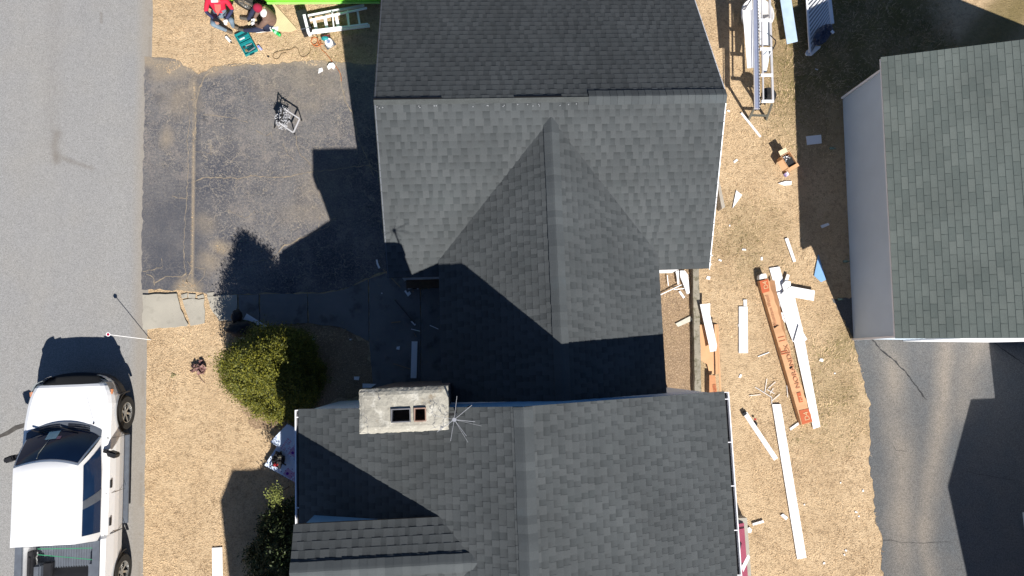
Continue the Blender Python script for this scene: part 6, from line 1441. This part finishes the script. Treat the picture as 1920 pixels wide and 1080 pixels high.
def tree_fig(nodes, edges, keyfn):
    """a single skinned skeleton: nodes name -> (pos, radius); edges list"""
    names = list(nodes); me = bpy.data.meshes.new("t"); me.from_pydata([nodes[n][0] for n in names], [(names.index(a), names.index(b)) for a, b in edges], [])
    o = bpy.data.objects.new("t", me); COL.objects.link(o); o.modifiers.new("s", 'SKIN'); sv = me.skin_vertices[0].data
    for i, n in enumerate(names):
        r = nodes[n][1]; sv[i].radius = (r, r) if not isinstance(r, tuple) else r
    sv[names.index("pelvis")].use_root = True
    sb = o.modifiers.new("u", 'SUBSURF'); sb.levels = 2
    bpy.context.view_layer.update(); m2 = bpy.data.meshes.new_from_object(o.evaluated_get(bpy.context.evaluated_depsgraph_get())); bpy.data.objects.remove(o)
    out = MB(); out.add([v.co.copy() for v in m2.vertices], [tuple(p.vertices) for p in m2.polygons]); keys = []
    E = [(Vector(nodes[a][0]), Vector(nodes[b][0]), keyfn(a, b)) for a, b in edges]
    for p in m2.polygons:
        c = p.center; best = 1e9; kk = 0
        for a, b, k in E:
            d = b - a; t = max(0, min(1, (c - a).dot(d) / max(1e-9, d.dot(d)))); q_ = (a + d * t - c).length
            if q_ < best: best = q_; kk = k
        keys.append(kk)
    return out, keys
def hand(out, keys, wrist, direction, up, key, curl=.6, side=1):
    d = Vector(direction).normalized(); u = (Vector(up) - d * Vector(up).dot(d)).normalized(); s = d.cross(u) * side; w = Vector(wrist)
    ch = [([(w, .028), (w + d * .05, .036), (w + d * .085, .036)], key)]
    for k, (o, L) in enumerate(((-.030, .072), (-.010, .082), (.011, .076), (.030, .060))):
        a = w + d * .08 + s * o; c1 = d * math.cos(curl * .5) - u * math.sin(curl * .5); c2 = d * math.cos(curl * 1.4) - u * math.sin(curl * 1.4)
        ch.append(([(a, .0105), (a + c1 * L * .5, .0098), (a + c1 * L * .5 + c2 * L * .5, .0085)], key))
    a = w + d * .035 - s * .03; c1 = (d * .6 - s * .8).normalized(); ch.append(([(a, .014), (a + c1 * .035, .0115), (a + c1 * .035 + (d * .9 - u * .4).normalized() * .03, .0095)], key))
    m, i = skin_fig(ch, None, None); out.add(m.v, m.f); keys += i
def head(out, keys, c, fwd, up, key, r=.098):
    f = Vector(fwd).normalized(); u = (Vector(up) - f * Vector(up).dot(f)).normalized(); s = f.cross(u); c = Vector(c); mb = MB()
    n = 14; m = 20; vs = []
    for i in range(n + 1):
        a = math.pi * i / n
        for j in range(m):
            b = 2 * math.pi * j / m; x, y, z = math.sin(a) * math.cos(b), math.sin(a) * math.sin(b), math.cos(a)
            fx = .80; yy = y * 1.0; zz = z * 1.22
            if z < -.2: fx *= 1 - .35 * (-z - .2); yy *= (1 - .12 * (-z - .2))
            if y > .9 and -.35 < z < .05: yy += .10
            if y > .85 and .05 < z < .25: yy -= .05
            vs.append(c + (s * x * fx + f * yy + u * zz) * r)
    mb.add(vs, [(i * m + j, i * m + (j + 1) % m, (i + 1) * m + (j + 1) % m, (i + 1) * m + j) for i in range(n) for j in range(m)])
    lump(mb, c + f * r * 1.04 - u * r * .12, r * .17, (.8, 1.0, 1.0), n=5, amp=0)
    for q_ in (-1, 1): lump(mb, c + s * q_ * r * .82 - u * r * .05, r * .2, (.5, .8, 1.1), n=5, amp=0)
    out.add(mb.v, mb.f); keys += [key] * len(mb.f)
    e = MB()
    for q_ in (-1, 1): lump(e, c + f * r * .90 + s * q_ * r * .33 + u * r * .08, r * .10, (1, 1, .7), n=5, amp=0)
    return e
def fig_object(out, keys, mats, parent):
    me = bpy.data.meshes.new("body"); me.from_pydata([tuple(v) for v in out.v], [], out.f); me.update(); names = list(mats)
    for k in names: me.materials.append(mats[k])
    for p, k in zip(me.polygons, keys): p.material_index = names.index(k); p.use_smooth = True
    o = bpy.data.objects.new("body", me); COL.objects.link(o); o.parent = parent; o.matrix_parent_inverse = Matrix.Translation(-parent.location); return o
SKIN = mat("skin", (.42, .24, .17), rough=.5); REDC = mat("red_fabric", (.50, .015, .045), (.42, .012, .035), 8, rough=.8); NAVY = mat("navy_cloth", (.035, .04, .10), (.025, .03, .07), 8, rough=.8)
JEAN = mat("faded_jeans", (.10, .15, .20), (.17, .22, .27), 9, rough=.9); BOOT = mat("brown_boot", (.13, .10, .07), (.08, .065, .05), 12, rough=.7); BRN = mat("brown_jacket", (.17, .105, .08), (.13, .08, .062), 7, rough=.7)
GLV = mat("white_glove", (.72, .71, .70), (.6, .6, .62), 20, rough=.8); DNV = mat("dark_navy_trousers", (.016, .02, .045), (.025, .03, .06), 8, rough=.85); GSH = mat("grey_shoe", (.07, .065, .055), (.10, .09, .075), 14, rough=.8); CORAL = mat("coral_shirt", (.42, .10, .08), rough=.8)
# person A : sits on the grass, knees drawn up, facing the camera side
pa = thing("person", "person in a red hoodie and jeans sitting on the grass with a phone", "person", tuple(at(412, 25)))
def an(px, py, z): return tuple(at(px, py, z))
nodes = {"pelvis": (an(414, 24, .13), .15), "waist": (an(411, 17, .30), .14), "chest": (an(407, 8, .50), .155), "neck": (an(404, -2, .66), .065), "headb": (an(403, -5, .74), .06),
         "shl": (an(389, 0, .60), .075), "ell": (an(386, 22, .42), .052), "wrl": (an(402, 36, .46), .034), "shr": (an(424, 0, .60), .075), "elr": (an(436, 18, .42), .052), "wrr": (an(424, 36, .44), .034),
         "hipl": (an(404, 28, .14), .105), "knl": (an(398, 45, .44), .072), "anl": (an(424, 57, .10), .045), "tol": (an(437, 62, .05), .042), "hipr": (an(422, 27, .14), .105), "knr": (an(434, 38, .42), .072), "anr": (an(437, 50, .10), .045), "tor": (an(449, 54, .05), .042)}
edges = [("pelvis", "waist"), ("waist", "chest"), ("chest", "neck"), ("neck", "headb"), ("chest", "shl"), ("shl", "ell"), ("ell", "wrl"), ("chest", "shr"), ("shr", "elr"), ("elr", "wrr"), ("pelvis", "hipl"), ("hipl", "knl"), ("knl", "anl"), ("anl", "tol"), ("pelvis", "hipr"), ("hipr", "knr"), ("knr", "anr"), ("anr", "tor")]
def ka(a, b):
    if b in ("tol", "tor"): return "boot"
    if b in ("knl", "knr", "anl", "anr", "hipl", "hipr"): return "jean"
    if b in ("wrl", "wrr") : return "navy"
    if b == "waist": return "navy"
    if b in ("headb",): return "skin"
    return "red"
out, keys = tree_fig(nodes, edges, ka)
hc = Vector(an(402, -8, .84)); ey = head(out, keys, hc, (-.15, -.9, -.45), (0, -.3, 1), "skin")
wl_ = Vector(nodes["wrl"][0]); wr_ = Vector(nodes["wrr"][0])
hand(out, keys, wl_, (.5, -.75, -.1), (0, 0, 1), "skin"); hand(out, keys, wr_, (-.2, -.9, -.1), (0, 0, 1), "glove", side=-1, curl=.9)
fb = fig_object(out, keys, {"red": REDC, "navy": NAVY, "jean": JEAN, "boot": BOOT, "skin": SKIN, "glove": GLV}, pa); ey.build("eye", PBK, pa)
mb = MB(); mb.lathe((0, 0, 0), [(0, .13), (.05, .12), (.09, .085), (.104, .03), (.106, 0), (0, 0)], n=22); mb.box((0, -.13, .01), (.16, .11, .012)); o = mb.build("cap", mat("white_cap", (.74, .70, .70), (.6, .45, .45), 9, rough=.8), pa, smooth=False)
q = Matrix.Rotation(.35, 3, 'X'); 
for v in o.data.vertices: v.co = q @ v.co + hc + Vector((0, .015, .035))
mb = MB(); P = [Vector(an(401, 2, .66)), Vector(an(413, 2, .66)), Vector(an(414, 16, .53)), Vector(an(408, 29, .38)), Vector(an(403, 18, .52))]; mb.add(P + [p - Vector((0, 0, .015)) for p in P], [(0, 1, 2, 3, 4), (9, 8, 7, 6, 5)] + [(i, (i + 1) % 5, 5 + (i + 1) % 5, 5 + i) for i in range(5)]); mb.build("shirt_front", CORAL, pa)
ph = MB(); ph.box(wl_ + Vector((.06, -.05, .05)), (.15, .08, .012), rz=-.22); tag(ph.build("phone", PBK, bevel=.003), "black phone in the hand of the person in the red hoodie", "phone")
mb = MB(); lump(mb, wr_ + Vector((-.0, -.06, .03)), .055, (1.1, .8, .5), seed=4, amp=.2); tag(mb.build("white_rag", GLV, smooth=True), "crumpled white rag held by the person in the red hoodie", "rag")
# person B : sits on the plywood, bent over to the left
pb_ = thing("person", "person in a brown jacket and red cap bent over on the plywood", "person", tuple(at(508, 40)))
nodes = {"pelvis": (an(513, 40, .16), .17), "waist": (an(510, 34, .36), .175), "chest": (an(503, 25, .54), .17), "neck": (an(494, 17, .64), .08), "headb": (an(490, 14, .68), .07),
         "shl": (an(497, 40, .56), .085), "ell": (an(488, 50, .38), .06), "wrl": (an(478, 44, .28), .036), "shr": (an(492, 12, .56), .08), "elr": (an(484, 22, .40), .058), "wrr": (an(477, 34, .28), .036),
         "hipl": (an(506, 47, .15), .11), "knl": (an(480, 56, .22), .075), "anl": (an(458, 57, .09), .05), "tol": (an(446, 55, .05), .042), "hipr": (an(505, 28, .15), .11), "knr": (an(478, 14, .42), .075), "anr": (an(466, 36, .09), .052), "tor": (an(449, 33, .05), .044)}
def kb(a, b):
    if b in ("tol", "tor"): return "shoe"
    if b in ("knl", "knr", "anl", "anr", "hipl", "hipr"): return "dark"
    if b == "headb": return "skin"
    return "brown"
out, keys = tree_fig(nodes, edges, kb)
hc = Vector(an(486, 16, .74)); ey = head(out, keys, hc, (-.75, -.25, -.6), (-.4, 0, .9), "skin")
wl_ = Vector(nodes["wrl"][0]); wr_ = Vector(nodes["wrr"][0])
hand(out, keys, wl_, (-.8, .3, -.1), (0, 0, 1), "glove", curl=1.0); hand(out, keys, wr_, (-.3, -.9, -.1), (0, 0, 1), "glove", side=-1, curl=1.0)
fig_object(out, keys, {"brown": BRN, "dark": DNV, "shoe": GSH, "skin": SKIN, "glove": GLV}, pb_); ey.build("eye", PBK, pb_)
mb = MB(); mb.lathe((0, 0, 0), [(0, .125), (.03, .122), (.075, .095), (.105, .045), (.112, 0), (.112, -.03), (0, -.03)], n=22); o = mb.build("cap", mat("crimson_knit", (.27, .012, .04), rough=.9), pb_, smooth=True)
q = Matrix.Rotation(-.45, 3, 'Y')
for v in o.data.vertices: v.co = q @ v.co + hc + Vector((-.02, 0, .03))
mb = MB(); lump(mb, Vector(an(494, 24, .70)), .105, (.8, 1.1, .45), seed=3, amp=.06); mb.build("hood", GLV, pb_, smooth=True)
mb = MB(); mb.bar(Vector(an(465, 45, .14)), Vector(an(481, 37, .26)), .06, .03); tag(mb.build("wood_offcut", PLY), "pale wooden offcut gripped by the person in the brown jacket", "offcut")
#@@END@@
